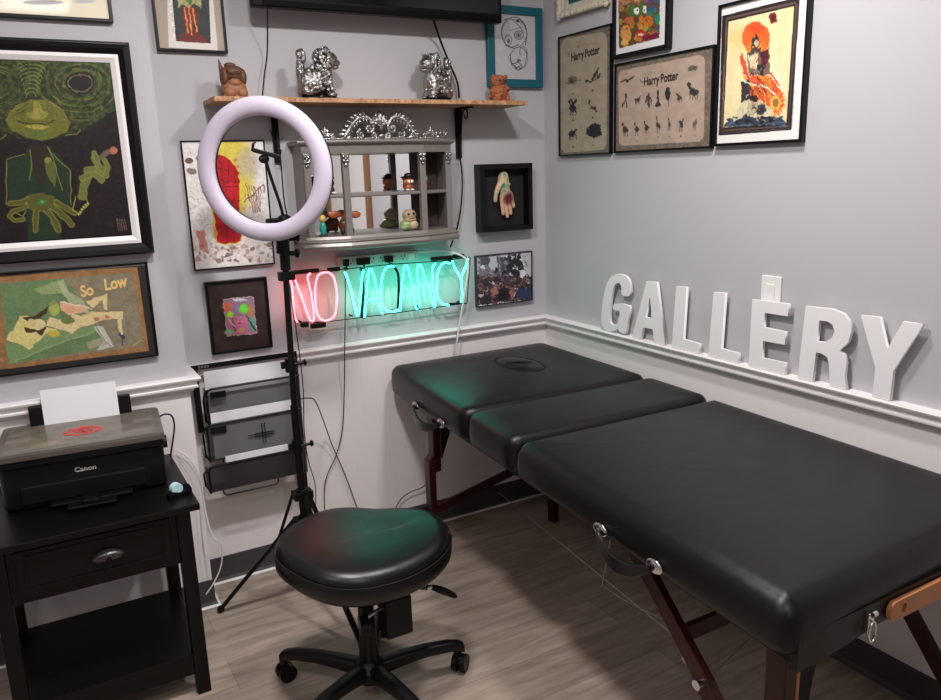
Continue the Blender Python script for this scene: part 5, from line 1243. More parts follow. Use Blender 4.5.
# 1 green painting
P = Paint(240, 330, QUADS['green'], (22, 14, 15)); P.warp(0.9, 22, 5)
for k, r in enumerate((1.0, 0.93, 0.86, 0.8)):
    P.ell((38, 96), 66*r + 10, 44*r, (34+10*k, 50+7*k, 20), 0.8)
P.poly([(-25, 55), (120, 55), (119, 108), (112, 111), (97, 121), (82, 128), (66, 130), (38, 120), (0, 128), (-25, 122)], (44, 60, 24))
P.noise(0.5, 9, 2); P.noise(0.35, 3, 6)
for k in range(26):
    a0 = k*0.9
    P.line([(80 + (12+k*1.25)*math.cos(a0+j*0.16)*1.05, 83 + (9+k*0.95)*math.sin(a0+j*0.16)) for j in range(14)], 0.9, (78+k % 5*12, 118+k % 4*10, 40), 0.55)
for k in range(20):
    a0 = k*1.1
    P.line([(-6 + (12+k*1.2)*math.cos(a0+j*0.16), 84 + (9+k*0.9)*math.sin(a0+j*0.16)) for j in range(12)], 0.9, (72+k % 5*10, 112, 40), 0.5)
for k in range(9): P.line([(30+8*math.cos(PI+PI*j/8)*(.6+k*.14)+1, 96-k*3.8+5*math.sin(PI+PI*j/8)) for j in range(9)], 1.4, (110, 150, 50), 0.75)
P.ell((80, 83), 14, 11.5, (16, 14, 12)); P.ell((80, 83), 11, 9.5, (26, 16, 14))
for k in range(7):
    a = k*2*PI/7; P.line([(80+10.5*math.cos(a+j*.3)*1.15, 83+9.5*math.sin(a+j*.3)*(1-.05*j)) for j in range(5)], 0.8, (140, 146, 104), 0.9)
P.poly([(5, 120), (15, 106), (30, 100), (46, 100), (60, 108), (70, 122), (66, 132), (54, 138), (42, 141), (26, 138), (12, 130)], (96, 108, 34))
P.ell((36, 114), 19, 7, (62, 92, 34), 0.6, soft=0.8); P.poly([(33, 101), (38, 101), (42, 111), (48, 114), (44, 118), (36, 120), (28, 117), (26, 113), (32, 111)], (128, 140, 56)); P.ell((36.5, 113), 3, 4.5, (158, 158, 72), 0.8, soft=0.7)
P.line([(18, 121), (30, 124.5), (37, 123.5), (44, 124.5), (55, 120)], 1.3, (30, 50, 22)); P.poly([(24, 126), (37, 125), (50, 126), (44, 129.5), (34, 130)], (150, 156, 62)); P.ell((38, 135), 13, 4, (60, 126, 60), 0.6, soft=0.8)
P.line([(5, 120), (15, 106), (30, 100), (46, 100), (60, 108), (70, 122)], 1.1, (150, 140, 70), 0.5)
P.poly([(5, 162), (24, 156), (30, 146), (46, 145), (56, 152), (70, 170), (70, 206), (62, 208), (60, 240), (28, 240), (26, 200), (8, 200)], (26, 50, 28)); P.noise(0.12, 5, 3)
P.poly([(31, 146), (47, 146), (50, 158), (42, 186), (36, 176), (29, 158)], (38, 30, 20)); P.poly([(44, 160), (48, 158), (54, 164), (56, 176), (54, 188), (46, 172)], (84, 100, 42)); P.ell((47.5, 160), 3.5, 2.5, (120, 134, 58))
for ln in ([(6, 204), (6, 160), (25, 154)], [(47, 147), (58, 160), (70, 170), (71, 205)], [(30, 150), (32, 168), (29, 180)], [(50, 150), (62, 190)], [(5, 135), (0, 139)], [(66, 136), (77, 134), (80, 130)]): P.line(ln, 1.1, (128, 150, 62), 0.85)
def finger(pts, w, c): P.line(pts, w+1.4, (136, 150, 60)); P.line(pts, w-0.4, c)
hc = (78, 88, 32)
P.poly([(24, 200), (30, 194), (44, 193), (54, 197), (58, 206), (46, 212), (34, 212), (26, 208)], hc)
for pts, w in (([(28, 200), (16, 203), (10, 203)], 5), ([(26, 206), (14, 211), (9, 216), (14, 220), (24, 219)], 4), ([(36, 210), (35, 222), (35, 230)], 6), ([(46, 209), (54, 220), (58, 230)], 6), ([(52, 206), (64, 216), (72, 224)], 6), ([(56, 202), (66, 208), (74, 213)], 5)): finger(pts, w, hc)
P.ell((40, 203), 13, 7, hc); P.ell((42, 202), 5, 3, (40, 120, 50)); P.ell((42, 202), 2, 1.5, (120, 160, 80)); P.line([(16, 213), (24, 216), (26, 210)], 1, (130, 150, 60))
for pts, w in (([(82, 196), (84, 184), (88, 176)], 9), ([(82, 178), (92, 172), (102, 180)], 6), ([(86, 170), (96, 168), (104, 174)], 6), ([(94, 158), (98, 166), (106, 172)], 6), ([(104, 160), (108, 168), (106, 176)], 5), ([(94, 152), (97, 160)], 5)): finger(pts, w, (96, 116, 54))
P.line([(100, 157), (108, 151), (114, 149)], 6, (96, 92, 70)); P.ell((113, 150), 4, 4, (168, 112, 84)); P.line([(76, 196), (72, 210), (80, 214), (88, 204), (86, 198)], 1.2, (130, 150, 66))
for k in range(6): P.ell((78+k*1.8, 214-k*2.2), 1.1, 1.1, (170, 176, 100))
for r_ in range(4):
    for k in range(5): P.line([(116.5+k*1.9+r_*0.4, 218.5+r_*3.2), (116.9+k*1.9+r_*0.4, 220.6+r_*3.2)], 0.9, (140, 134, 110), 0.75)
white = mat('white_inner_moulding', rgb(232, 228, 228), 0.5)
for k in range(260):
    rs_ = random.Random(k); a = rs_.uniform(0, 2*PI); r = rs_.uniform(14, 46); cx_g, cy_g = (80, 83) if k % 2 else (-4, 84)
    pts_ = [(cx_g + r*math.cos(a+j*0.09)*1.1, cy_g + r*0.85*math.sin(a+j*0.09)) for j in range(5)]
    if pts_[0][1] < 124 - abs(pts_[0][0]-60)*0.12 and abs(pts_[0][0]-37) > 9: P.line(pts_, rs_.uniform(0.5, 1.3), rs_.choice([(112, 124, 44), (20, 34, 16), (84, 104, 36), (18, 26, 14), (140, 140, 70)]), 0.6)
P.noise(0.10, 3, 41); P.a = P.a * np.array([1.04, 0.92, 0.96])
t = picture('green', 'large black framed green painting of a head with one huge spiral eye, on left wall', 'B', 0.034, 0.034, BLK, (P, (-2.13, -1.752, 1.378, 1.902), -0.018), wy=YP, outer=(-2.192, -1.692, 1.314, 1.963), coat=0.15,
            prof=[(0, 0), (0, -0.030), (0.006, -0.040), (0.020, -0.038), (0.036, -0.026), (0.036, -0.003)], cat='painting')
for nm in ('inner_moulding',):
    b = MB(); lo_ = []
    for (i, y) in [(0.036, -0.012), (0.036, -0.026), (0.046, -0.028), (0.060, -0.020), (0.060, -0.012)]:
        hw, hh = 0.25-i, 0.3245-i; lo_.append([(-hw, y, -hh), (hw, y, -hh), (hw, y, hh), (-hw, y, hh)])
    n = 5; b.add([p for l in lo_ for p in l], [(i*4+k, i*4+(k+1) % 4, ((i+1) % n)*4+(k+1) % 4, ((i+1) % n)*4+k) for i in range(n) for k in range(4)])
    b.build('inner_moulding', white, t)

# 2 So Low
P = Paint(300, 200, QUADS['solow'], (14, 13, 14))
P.z(0, 260, 5.83)
P.poly([(-110, 102), (850, 25), (930, 555), (-30, 680)], (225, 225, 225)); P.poly([(-110, 106), (845, 31), (922, 551), (-30, 672)], (22, 20, 22))
P.poly([(-85, 98), (798, 42), (866, 528), (15, 636), (-40, 640)], (148, 104, 62)); P.noise(0.10, 12, 3)
P.poly([(0, 135), (768, 74), (836, 500), (50, 606)], (128, 120, 98)); P.warp(0.9, 20, 3); art = [(0, 140), (368, 108), (480, 240), (560, 380), (650, 500), (60, 606)]
P.poly(art, (92, 124, 80)); P.noise(0.10, 20, 9)
P.poly([(5, 150), (330, 110), (390, 180), (180, 235), (60, 330), (10, 300)], (94, 128, 82)); P.poly([(190, 175), (340, 112), (400, 190), (250, 200)], (150, 168, 110), 0.8); P.poly([(365, 110), (400, 180), (490, 240), (520, 320), (400, 250), (330, 130)], (176, 190, 148), 0.8)
P.poly([(60, 606), (30, 500), (250, 420), (540, 380), (560, 420), (300, 500)], (110, 146, 92)); P.line([(90, 590), (300, 500), (540, 420)], 8, (160, 180, 130), 0.7); P.line([(180, 560), (560, 440)], 10, (90, 116, 84), 0.8)
P.poly([(540, 385), (600, 390), (660, 500), (560, 530), (600, 470)], (196, 192, 180)); P.line([(560, 395), (610, 470), (640, 500)], 6, (120, 118, 110)); P.poly([(500, 480), (590, 455), (620, 490), (520, 520)], (168, 160, 140), 0.8)
P.poly([(30, 465), (80, 400), (110, 330), (160, 325), (200, 345), (250, 390), (330, 400), (345, 430), (310, 455), (270, 430), (235, 470), (200, 490), (170, 520), (100, 490)], (222, 208, 130)); P.noise(0.05, 6, 31)
for blob in ([(130, 335), (200, 330), (285, 265), (270, 310), (215, 345), (160, 360)], [(140, 395), (190, 400), (250, 345), (270, 400), (240, 445), (210, 415), (150, 425)], [(190, 330), (250, 300), (240, 320), (200, 345)]): P.poly(blob, (54, 34, 24))
P.ell((225, 375), 40, 32, (226, 208, 150)); P.ell((185, 365), 26, 20, (214, 196, 136)); P.ell((315, 430), 34, 22, (196, 180, 60)); P.line([(60, 600), (0, 640)], 1, (0, 0, 0), 0)
sk = (224, 204, 148)
P.line([(170, 520), (190, 500)], 14, (222, 208, 130)); P.poly([(265, 385), (290, 330), (340, 350), (400, 310), (470, 325), (520, 300), (600, 300), (715, 300), (718, 345), (600, 345), (520, 385), (470, 390), (420, 430), (330, 395)], sk)
P.poly([(500, 240), (625, 195), (628, 290), (605, 285), (598, 235), (540, 280)], sk); P.line([(700, 320), (692, 390), (706, 425)], 26, sk); P.poly([(690, 425), (720, 430), (728, 455), (705, 462), (688, 440)], (50, 52, 66)); P.line([(712, 455), (712, 498)], 7, (50, 52, 66)); P.ell((708, 430), 8, 10, (200, 205, 215))
P.ell((315, 285), 28, 42, (168, 180, 84)); P.ell((305, 250), 20, 18, (130, 150, 70)); P.ell((395, 345), 44, 28, (96, 120, 66)); P.poly([(345, 240), (450, 258), (520, 275), (470, 310), (400, 320), (350, 290)], (226, 176, 140)); P.ell((400, 290), 40, 24, (220, 150, 116), 0.7, soft=0.5)
P.line([(350, 245), (450, 262), (530, 285)], 7, (236, 226, 214)); P.line([(420, 330), (445, 350), (415, 420), (340, 392), (280, 360)], 20, sk); P.ell((560, 345), 16, 14, (190, 110, 96)); P.ell((620, 330), 14, 12, (196, 112, 96)); P.line([(540, 340), (640, 335)], 7, (200, 130, 100), 0.6)
P.line([(530, 385), (470, 390), (430, 420)], 5, (110, 84, 50), 0.7); P.line([(470, 330), (530, 300), (715, 298)], 3, (120, 90, 60), 0.8); P.line([(500, 240), (625, 195), (628, 290)], 3, (120, 90, 60), 0.8); P.line([(775, 500), (825, 468)], 5, (200, 180, 130))
P.noise(0.07, 5, 77); P.a = P.a*0.84 + 0.16*np.array([0.60, 0.56, 0.46])
t = picture('solow', 'black framed picture of a pin up lying on a green car, lettered So Low', 'B', 0.008, 0.020, BLK, (P, (-2.195, -1.725, 0.976, 1.28), -0.014), wy=YP, outer=(-2.203, -1.717, 0.968, 1.288), coat=0.25)
gold = mat('gilt_lettering', rgb(226, 190, 120), 0.5)
o = text_mesh('lettering', 'So', 0.050, gold, t, loc=(0.052, -0.0146, 0.080), rot=(PI/2, math.radians(-6), 0), extrude=0.0004, shear=0.12, sx=0.75, bold=0.0016)
o = text_mesh('lettering', 'Low', 0.052, gold, t, loc=(0.138, -0.0146, 0.096), rot=(PI/2, math.radians(-6), 0), extrude=0.0004, shear=0.12, sx=0.75, bold=0.0016)

# 3 top left print
P = Paint(220, 180, QUADS['topleft'], (236, 226, 200)); P.rect(0, 0, 0.885, 0.845, (150, 130, 92)); P.rect(0.02, 0, 0.86, 0.81, (96, 92, 92)); P.noise(0.3, 14, 3, mask=((P.U < 0.86) & (P.V < 0.81)).astype(float))
P.z(0, 0, 5.88); P.ell((490, 5), 80, 14, (180, 184, 196), 0.8, soft=0.5); P.ell((250, 10), 120, 14, (70, 70, 76), 0.7)
picture('topleft', 'black framed print with wide cream border cut off by the top left of the view', 'B', 0.010, 0.022, BLK, (P, (-2.30, -1.737, 2.03, 2.5), -0.014), wy=YP, outer=(-2.31, -1.727, 2.02, 2.51))

# 4 red striped print in a white and tan mat
P = Paint(140, 230, QUADS['topred'], (178, 164, 148)); P.z(130, 0, 7.775)
P.poly([(260, -900), (560, -900), (680, 390), (300, 365)], (232, 226, 218)); P.poly([(300, -300), (600, -300), (625, 335), (357, 318)], (52, 56, 58))
P.warp(0.8, 12, 3); P.ell((465, 130), 88, 130, (120, 48, 40), 0.8, soft=0.5); P.poly([(365, 318), (385, 270), (450, 245), (520, 245), (590, 290), (605, 332)], (112, 42, 38)); P.poly([(370, -10), (550, -10), (550, 70), (500, 20), (450, 60), (400, 30), (370, 60)], (176, 176, 120)); P.poly([(430, -10), (490, -10), (470, 50)], (92, 120, 60))
for (a, c_) in (((425, 60), (450, 250)), ((455, 55), (480, 270)), ((485, 60), (518, 245))): P.line([a, c_], 17, (226, 96, 44)); P.line([a, c_], 7, (250, 176, 90))
P.noise(0.2, 5, 5, mask=((P.U > 0.22) & (P.U < 0.80) & (P.V < 0.9)).astype(float))
picture('topred', 'black framed print of glowing orange stripes at top, left of the television', 'B', 0.008, 0.022, BLK, (P, (-1.574, -1.358, 1.976, 2.34), -0.012), outer=(-1.582, -1.350, 1.968, 2.348))

# 5 poster with large red shape (plain stand-in)
P = Paint(160, 240, QUADS['spidey'], (232, 228, 224)); P.z(170, 130, 7.775); P.warp(1.2, 16, 8)
rs = random.Random(11)
P.ell((480, 350), 200, 420, (222, 200, 60), 0.85, soft=0.35); P.ell((600, 260), 120, 160, (190, 178, 160), 0.8, soft=0.6); P.noise(0.06, 8, 3)
for k in range(520):
    zx, zy = rs.uniform(130, 720), rs.uniform(150, 1010)
    if 300 < zx < 580 and zy < 850: continue
    if zy < 420 and rs.random() < 0.6: continue
    c_ = rs.choice([(150, 90, 80), (196, 150, 136), (110, 60, 52), (214, 190, 180), (200, 110, 100)])
    a = rs.uniform(0, PI); L_ = rs.uniform(8, 34)
    P.line([(zx, zy), (zx + L_*math.cos(a), zy + L_*math.sin(a))], rs.uniform(3, 8), c_, 0.5)
for k in range(6): P.line([(590+k*22, 420+k*6), (640+k*12, 640)], 9, (128, 76, 66), 0.8)
P.line([(580, 560), (720, 420), (730, 480)], 12, (110, 60, 52), 0.8)
P.ell((150, 240), 32, 22, (110, 84, 76)); P.ell((165, 320), 34, 26, (120, 92, 84), 0.8); P.ell((215, 215), 20, 18, (110, 84, 76), 0.8)
P.poly([(205, 780), (265, 780), (300, 940), (230, 920)], (204, 118, 108), 0.8)
for k in range(70):
    zx, zy = rs.uniform(210, 800), rs.uniform(880, 1020); P.ell((zx, zy), rs.uniform(8, 24), rs.uniform(6, 20), rs.choice([(96, 60, 54), (206, 180, 172), (150, 104, 96), (232, 226, 222), (180, 130, 120)]), 0.6)
red = [(250, 200), (380, 190), (450, 220), (520, 310), (545, 400), (535, 500), (540, 620), (550, 740), (540, 860), (430, 880), (370, 860), (345, 700), (320, 560), (290, 420)]
P.poly([(x + (12 if x > 400 else -14), y + 8) for x, y in red], (226, 200, 60)); P.poly(red, (188, 26, 38)); P.ell((440, 800), 130, 90, (120, 10, 22), 0.6, soft=0.8); P.ell((470, 460), 70, 90, (226, 48, 60), 0.6, soft=0.7)
for (p, q) in (((380, 200), (420, 420)), ((450, 240), (450, 420)), ((370, 300), (540, 330)), ((380, 380), (540, 410)), ((400, 440), (540, 440)), ((350, 560), (540, 550)), ((500, 300), (510, 430)), ((350, 640), (545, 660)), ((360, 760), (550, 750)), ((430, 440), (440, 880)), ((490, 450), (500, 870))): P.line([p, q], 6, (70, 10, 16), 0.8)
for k in range(26): P.ell((random.Random(k).uniform(380, 530), 240 + k*24), 22, 17, (146, 14, 28), 0.35, soft=0.6)
picture('spidey', 'thin black framed poster with a big red shape on yellow, behind the ring light', 'B', 0.005, 0.016, BLK, (P, (-1.537, -1.254, 1.229, 1.671), -0.012), outer=(-1.542, -1.249, 1.224, 1.676), cat='framed poster')

# 6 small holographic card in a dark mount
P = Paint(150, 180, QUADS['holo'], (54, 41, 39)); P.z(190, 270, 7.775)
P.noise(0.15, 22, 2)
P.warp(0.9, 9, 4); card = [(258, 226), (490, 208), (516, 492), (288, 512)]
P.poly(card, (196, 120, 150)); P.poly([(258, 226), (490, 208), (500, 350), (272, 366)], (150, 120, 140))
for c_, rx, ry, cc, al in (((290, 290), 50, 50, (240, 110, 60), .8), ((310, 345), 34, 30, (170, 240, 40), 1), ((415, 300), 46, 44, (110, 230, 60), 1), ((350, 300), 40, 50, (150, 120, 180), .7), ((395, 430), 62, 66, (206, 120, 160), .9), ((385, 412), 26, 26, (236, 130, 150), 1), ((385, 412), 12, 12, (170, 30, 60), 1), ((470, 320), 24, 60, (200, 130, 60), .8), ((300, 480), 40, 26, (120, 200, 140), .8), ((480, 420), 34, 80, (60, 180, 140), .7), ((395, 470), 40, 22, (214, 170, 90), .8)): P.ell(c_, rx, ry, cc, al, soft=0.4)
P.line([(440, 360), (506, 470)], 14, (30, 30, 40), .8); P.line([(330, 370), (350, 470)], 9, (70, 30, 50), .8); P.line([(300, 385), (350, 440)], 8, (240, 230, 240), .8); P.ell((385, 232), 56, 9, (220, 230, 230), .8); P.line(card + [card[0]], 5, (216, 216, 206), .8)
picture('holo', 'small dark framed shiny pink and green trading card, above the mesh holder', 'B', 0.010, 0.020, BLK, (P, (-1.503, -1.297, 0.919, 1.17), -0.012), outer=(-1.513, -1.287, 0.909, 1.18), coat=0.6, cat='framed card')

# 7 protest photograph
P = Paint(150, 120, QUADS['protest'], (40, 36, 42)); P.z(460, 240, 6.664); P.warp(1.6, 9, 4); rs = random.Random(2)
P.poly([(100, 80), (500, 60), (500, 250), (100, 250)], (200, 200, 208)); P.poly([(120, 110), (250, 100), (250, 250), (120, 250)], (120, 118, 126)); P.poly([(185, 110), (245, 108), (245, 200), (200, 205)], (190, 192, 200)); P.ell((165, 145), 34, 28, (80, 76, 84))
P.poly([(245, 110), (330, 100), (330, 250), (245, 250)], (92, 90, 98)); P.line([(262, 110), (266, 250)], 5, (160, 160, 170)); P.line([(280, 115), (284, 250)], 5, (50, 48, 54)); P.line([(300, 140), (302, 250)], 5, (170, 170, 176)); P.ell((310, 118), 18, 22, (214, 214, 222))
for k in range(60): P.ell((rs.gauss(370, 36), rs.uniform(100, 250)), rs.uniform(8, 22), rs.uniform(6, 18), (36, 32, 36), 0.9)
P.ell((415, 120), 20, 22, (220, 220, 228), 0.8); P.poly([(440, 90), (480, 85), (480, 240), (440, 240)], (186, 186, 194))
P.poly([(100, 245), (490, 235), (490, 410), (100, 440)], (60, 46, 52))
for k in range(480):
    zx, zy = rs.uniform(115, 480), rs.uniform(190 if k % 6 == 0 else 245, 420); P.ell((zx, zy), rs.uniform(3, 9), rs.uniform(3, 10), rs.choice([(26, 22, 28), (30, 26, 34), (120, 84, 78), (150, 110, 100), (200, 190, 196), (70, 60, 84), (96, 60, 62), (34, 40, 64)]), 0.85)
for c_, w, h, cc in (((150, 180), 13, 14, (228, 226, 232)), ((414, 228), 22, 26, (222, 222, 228)), ((225, 345), 24, 30, (170, 110, 104)), ((338, 355), 15, 30, (170, 96, 84)), ((290, 360), 38, 50, (24, 20, 24)), ((425, 360), 50, 40, (44, 54, 90)), ((140, 370), 20, 16, (210, 180, 180)), ((165, 400), 40, 28, (34, 34, 40)), ((220, 290), 10, 9, (230, 200, 196))): P.ell(c_, w, h, cc, 0.95)
P.poly([(118, 432), (482, 396), (482, 412), (118, 444)], (226, 226, 228))
picture('protest', 'framed photograph of a crowd holding signs, at right of the neon sign', 'B', 0.005, 0.020, mat('grey_metal_frame', rgb(60, 60, 64), 0.35, 0.5), (P, (-0.374, -0.091, 0.963, 1.178), -0.015), outer=(-0.379, -0.086, 0.958, 1.183), cat='framed photograph')

# 8 teal framed drawing
P = Paint(130, 150, QUADS['teal'], (190, 188, 190)); P.z(400, 0, 5.83)
ink = (44, 42, 50)
def arc(c_, rx, ry, a0, a1, w=4, col=ink, n=20, al=0.9): P.line([(c_[0]+rx*math.cos(a0+(a1-a0)*k/n), c_[1]+ry*math.sin(a0+(a1-a0)*k/n)) for k in range(n+1)], w, col, al)
arc((662, 190), 74, 90, 0.3, 2*PI-0.2, 4); arc((655, 190), 62, 78, 2.6, 5.6, 3); arc((690, 205), 26, 24, 0, 2*PI, 5); arc((688, 205), 14, 13, 0, 2*PI, 5); P.ell((688, 205), 7, 7, ink); arc((628, 235), 20, 30, 0, 2*PI, 4); P.ell((630, 240), 9, 13, (70, 66, 76), .7)
P.line([(600, 120), (640, 105), (690, 150), (720, 190)], 4, ink); P.line([(690, 110), (725, 150), (738, 200), (728, 260)], 6, ink, .8); P.line([(640, 180), (680, 165), (715, 160)], 3, ink); P.ell((683, 122), 10, 10, ink, .8); P.line([(615, 265), (650, 275), (690, 260)], 4, ink)
arc((690, 340), 50, 66, 0, 2*PI, 3); arc((672, 335), 40, 36, 1.5, 4.6, 3); arc((715, 300), 20, 28, 2.5, 6.5, 4); P.line([(650, 370), (680, 395), (705, 375), (680, 360), (650, 375)], 4, ink); P.line([(640, 320), (650, 370), (690, 410), (725, 380), (740, 300)], 4, ink, .8); P.line([(668, 380), (672, 400), (690, 385), (696, 405), (710, 380)], 5, ink, .8); P.ell((690, 352), 12, 9, ink, .6)
P.noise(0.03, 16, 3)
picture('teal', 'teal framed ink drawing of a face, beside the television above the shelf', 'B', 0.032, 0.024, mat('teal_painted_wood', rgb(14, 92, 104), 0.45), (P, (-0.268, -0.052, 1.912, 2.168), -0.014), outer=(-0.292, -0.019, 1.880, 2.200), cat='framed drawing')

# 9 shadow box with a painted cast hand
t = thing('shadow_box', 'deep black shadow box holding a painted cast hand', 'shadow box', (-0.2330, 0, 1.424))
b = MB(); hw, hh = 0.132, 0.142; lo_ = []
for (i, y) in [(0, 0), (0, -0.052), (0.022, -0.052), (0.022, -0.006)]: lo_.append([(-hw+i, y, -hh+i), (hw-i, y, -hh+i), (hw-i, y, hh-i), (-hw+i, y, hh-i)])
b.add([p for l in lo_ for p in l], [(i*4+k, i*4+(k+1) % 4, ((i+1) % 4)*4+(k+1) % 4, ((i+1) % 4)*4+k) for i in range(4) for k in range(4)]); b.build('frame', BLK, t, bevel=0.0015)
b = MB(); b.box(-hw+0.02, hw-0.02, -0.010, -0.005, -hh+0.02, hh-0.02); b.build('backing_board', mat('black_felt', rgb(24, 24, 26), 0.9), t)
# the hand hangs fingers down: palm, four fingers and a thumb grown as one skin
def skin_obj(name, pts, edges, radii, m, parent, loc, rot=(0, 0, 0), sub=2):
    me = bpy.data.meshes.new(name); me.from_pydata(pts, edges, [])
    o = bpy.data.objects.new(name, me); COL.objects.link(o)
    sk = o.modifiers.new('skin', 'SKIN'); sk.use_smooth_shade = True
    for i, r in enumerate(radii): me.skin_vertices[0].data[i].radius = (r, r) if not isinstance(r, tuple) else r
    me.skin_vertices[0].data[0].use_root = True
    ss = o.modifiers.new('sub', 'SUBSURF'); ss.levels = sub; ss.render_levels = sub
    bpy.context.view_layer.update()
    me2 = bpy.data.meshes.new_from_object(o.evaluated_get(bpy.context.evaluated_depsgraph_get()))
    bpy.data.objects.remove(o); me2.materials.clear(); me2.materials.append(m)
    for p in me2.polygons: p.use_smooth = True
    o2 = bpy.data.objects.new(name, me2); COL.objects.link(o2); o2.location = loc; o2.rotation_euler = rot; o2.parent = parent
    return o2
def hand_material():
    m = mat('painted_cast_skin', rgb(206, 160, 128), 0.5); nt = m.node_tree; b = nt.nodes['Principled BSDF']
    tc = nt.nodes.new('ShaderNodeTexCoord'); sp = nt.nodes.new('ShaderNodeSeparateXYZ'); n = nt.nodes.new('ShaderNodeTexNoise'); n.inputs['Scale'].default_value = 34; n.inputs['Detail'].default_value = 5
    nt.links.new(tc.outputs['Object'], n.inputs['Vector']); nt.links.new(tc.outputs['Object'], sp.inputs[0])
    cr = nt.nodes.new('ShaderNodeValToRGB'); e = cr.color_ramp.elements; e[0].position = 0.36; e[0].color = rgb(60, 140, 116); e[1].position = 0.52; e[1].color = rgb(206, 176, 140)
    nt.links.new(n.outputs['Fac'], cr.inputs[0])
    zr = nt.nodes.new('ShaderNodeValToRGB'); z = zr.color_ramp.elements; z[0].position = 0.0; z[0].color = (0, 0, 0, 1); z[1].position = 1.0; z[1].color = (1, 1, 1, 1)
    mr = nt.nodes.new('ShaderNodeMapRange'); mr.inputs['From Min'].default_value = -0.005; mr.inputs['From Max'].default_value = 0.02
    nt.links.new(sp.outputs['Z'], mr.inputs['Value'])
    mx = nt.nodes.new('ShaderNodeMix'); mx.data_type = 'RGBA'; nt.links.new(mr.outputs[0], mx.inputs[0]); mx.inputs[6].default_value = rgb(206, 164, 132); nt.links.new(cr.outputs[0], mx.inputs[7])
    # red wound band over the knuckles
    d1 = nt.nodes.new('ShaderNodeVectorMath'); d1.operation = 'DISTANCE'; d1.inputs[1].default_value = (0.012, -0.015, -0.010); nt.links.new(tc.outputs['Object'], d1.inputs[0])
    m2 = nt.nodes.new('ShaderNodeMapRange'); m2.inputs['From Min'].default_value = 0.016; m2.inputs['From Max'].default_value = 0.030; m2.inputs['To Min'].default_value = 1; m2.inputs['To Max'].default_value = 0; nt.links.new(d1.outputs['Value'], m2.inputs['Value'])
    mx2 = nt.nodes.new('ShaderNodeMix'); mx2.data_type = 'RGBA'; nt.links.new(m2.outputs[0], mx2.inputs[0]); nt.links.new(mx.outputs[2], mx2.inputs[6]); mx2.inputs[7].default_value = rgb(110, 30, 44)
    nt.links.new(mx2.outputs[2], b.inputs['Base Color']); return m
pts = [(0, 0, 0.022), (0.004, 0, 0.060), (0.004, 0, 0.090), (-0.012, 0, 0.0), (0.002, 0, -0.004), (0.016, 0, -0.002), (0.028, 0, 0.006),
       (-0.014, 0, -0.028), (-0.014, -0.003, -0.050), (-0.013, -0.003, -0.066), (0.001, 0, -0.032), (0.002, -0.004, -0.058), (0.003, -0.004, -0.078), (0.017, 0, -0.028), (0.018, -0.004, -0.052), (0.017, -0.004, -0.068),
       (0.031, 0, -0.016), (0.033, -0.003, -0.034), (0.033, -0.003, -0.046), (-0.022, -0.003, 0.040), (-0.036, -0.006, 0.018), (-0.043, -0.008, 0.000), (-0.045, -0.008, -0.016)]
ed = [(0, 1), (1, 2), (0, 3), (0, 4), (0, 5), (0, 6), (3, 7), (7, 8), (8, 9), (4, 10), (10, 11), (11, 12), (5, 13), (13, 14), (14, 15), (6, 16), (16, 17), (17, 18), (1, 19), (19, 20), (20, 21), (21, 22)]
rd_ = [(0.026, 0.013), (0.024, 0.014), (0.022, 0.015), 0.010, 0.010, 0.010, 0.009, 0.0080, 0.0075, 0.0065, 0.0082, 0.0078, 0.0068, 0.0080, 0.0075, 0.0065, 0.0070, 0.0066, 0.0058, 0.012, 0.0090, 0.0084, 0.0070]
skin_obj('cast_hand', pts, ed, rd_, hand_material(), t, (0.000, -0.030, 0.004), (0, math.radians(-4), 0)).scale = (1.2, 1.0, 1.2)

# ------------------------------------------------------------------ pictures on the right wall
def creature(P, cx, cy, w, h, seed, col=(46, 40, 36), al=0.85):
    """a loose dark animal blot: body, neck, head, limbs, tail"""
    rs = random.Random(seed)
    P.ell((cx, cy), w*0.30, h*0.22, col, al, rot=rs.uniform(-0.6, 0.6))
    hx, hy = cx + rs.choice([-1, 1])*w*0.30, cy - h*rs.uniform(0.25, 0.42)
    P.line([(cx, cy), (hx, hy)], w*0.14, col, al); P.ell((hx, hy), w*0.12, h*0.10, col, al)
    for k in range(4): x = cx + w*(-0.24 + 0.16*k); P.line([(x, cy), (x + w*rs.uniform(-0.08, 0.08), cy + h*0.42)], w*0.07, col, al)
    P.line([(cx, cy), (cx - (hx-cx)*1.3, cy - h*rs.uniform(-0.2, 0.35))], w*0.06, col, al)
    if rs.random() < 0.5: P.poly([(cx, cy), (cx - w*0.35, cy - h*0.42), (cx - w*0.05, cy - h*0.30), (cx + w*0.1, cy - h*0.46)], col, al)

P = Paint(120, 280, QUADS['hp1'], (110, 102, 92)); P.z(550, 0, 7.0)
P.noise(0.16, 10, 3)
P.poly([(75, 320), (85, 285), (110, 270), (360, 225), (385, 240), (398, 290), (392, 1010), (372, 1045), (100, 1068), (78, 1040)], (158, 146, 126)); P.noise(0.05, 22, 6); P.warp(0.9, 8, 5)
for k in range(9): P.line([(195+k*16, 322-8*math.sin(PI*k/8)-k*3), (198+k*16, 336-8*math.sin(PI*k/8)-k*3)], 6, (84, 76, 64), .6)
P.line([(120, 360), (130, 395)], 12, (100, 88, 70), .7); P.line([(145, 350), (150, 390)], 8, (110, 96, 76), .6)
P.ell((155, 560), 34, 30, (96, 86, 70), .8); P.ell((150, 565), 16, 18, (60, 54, 50), .8); P.line([(170, 565), (210, 560)], 6, (70, 62, 54)); P.line([(105, 585), (135, 580)], 8, (84, 76, 64))
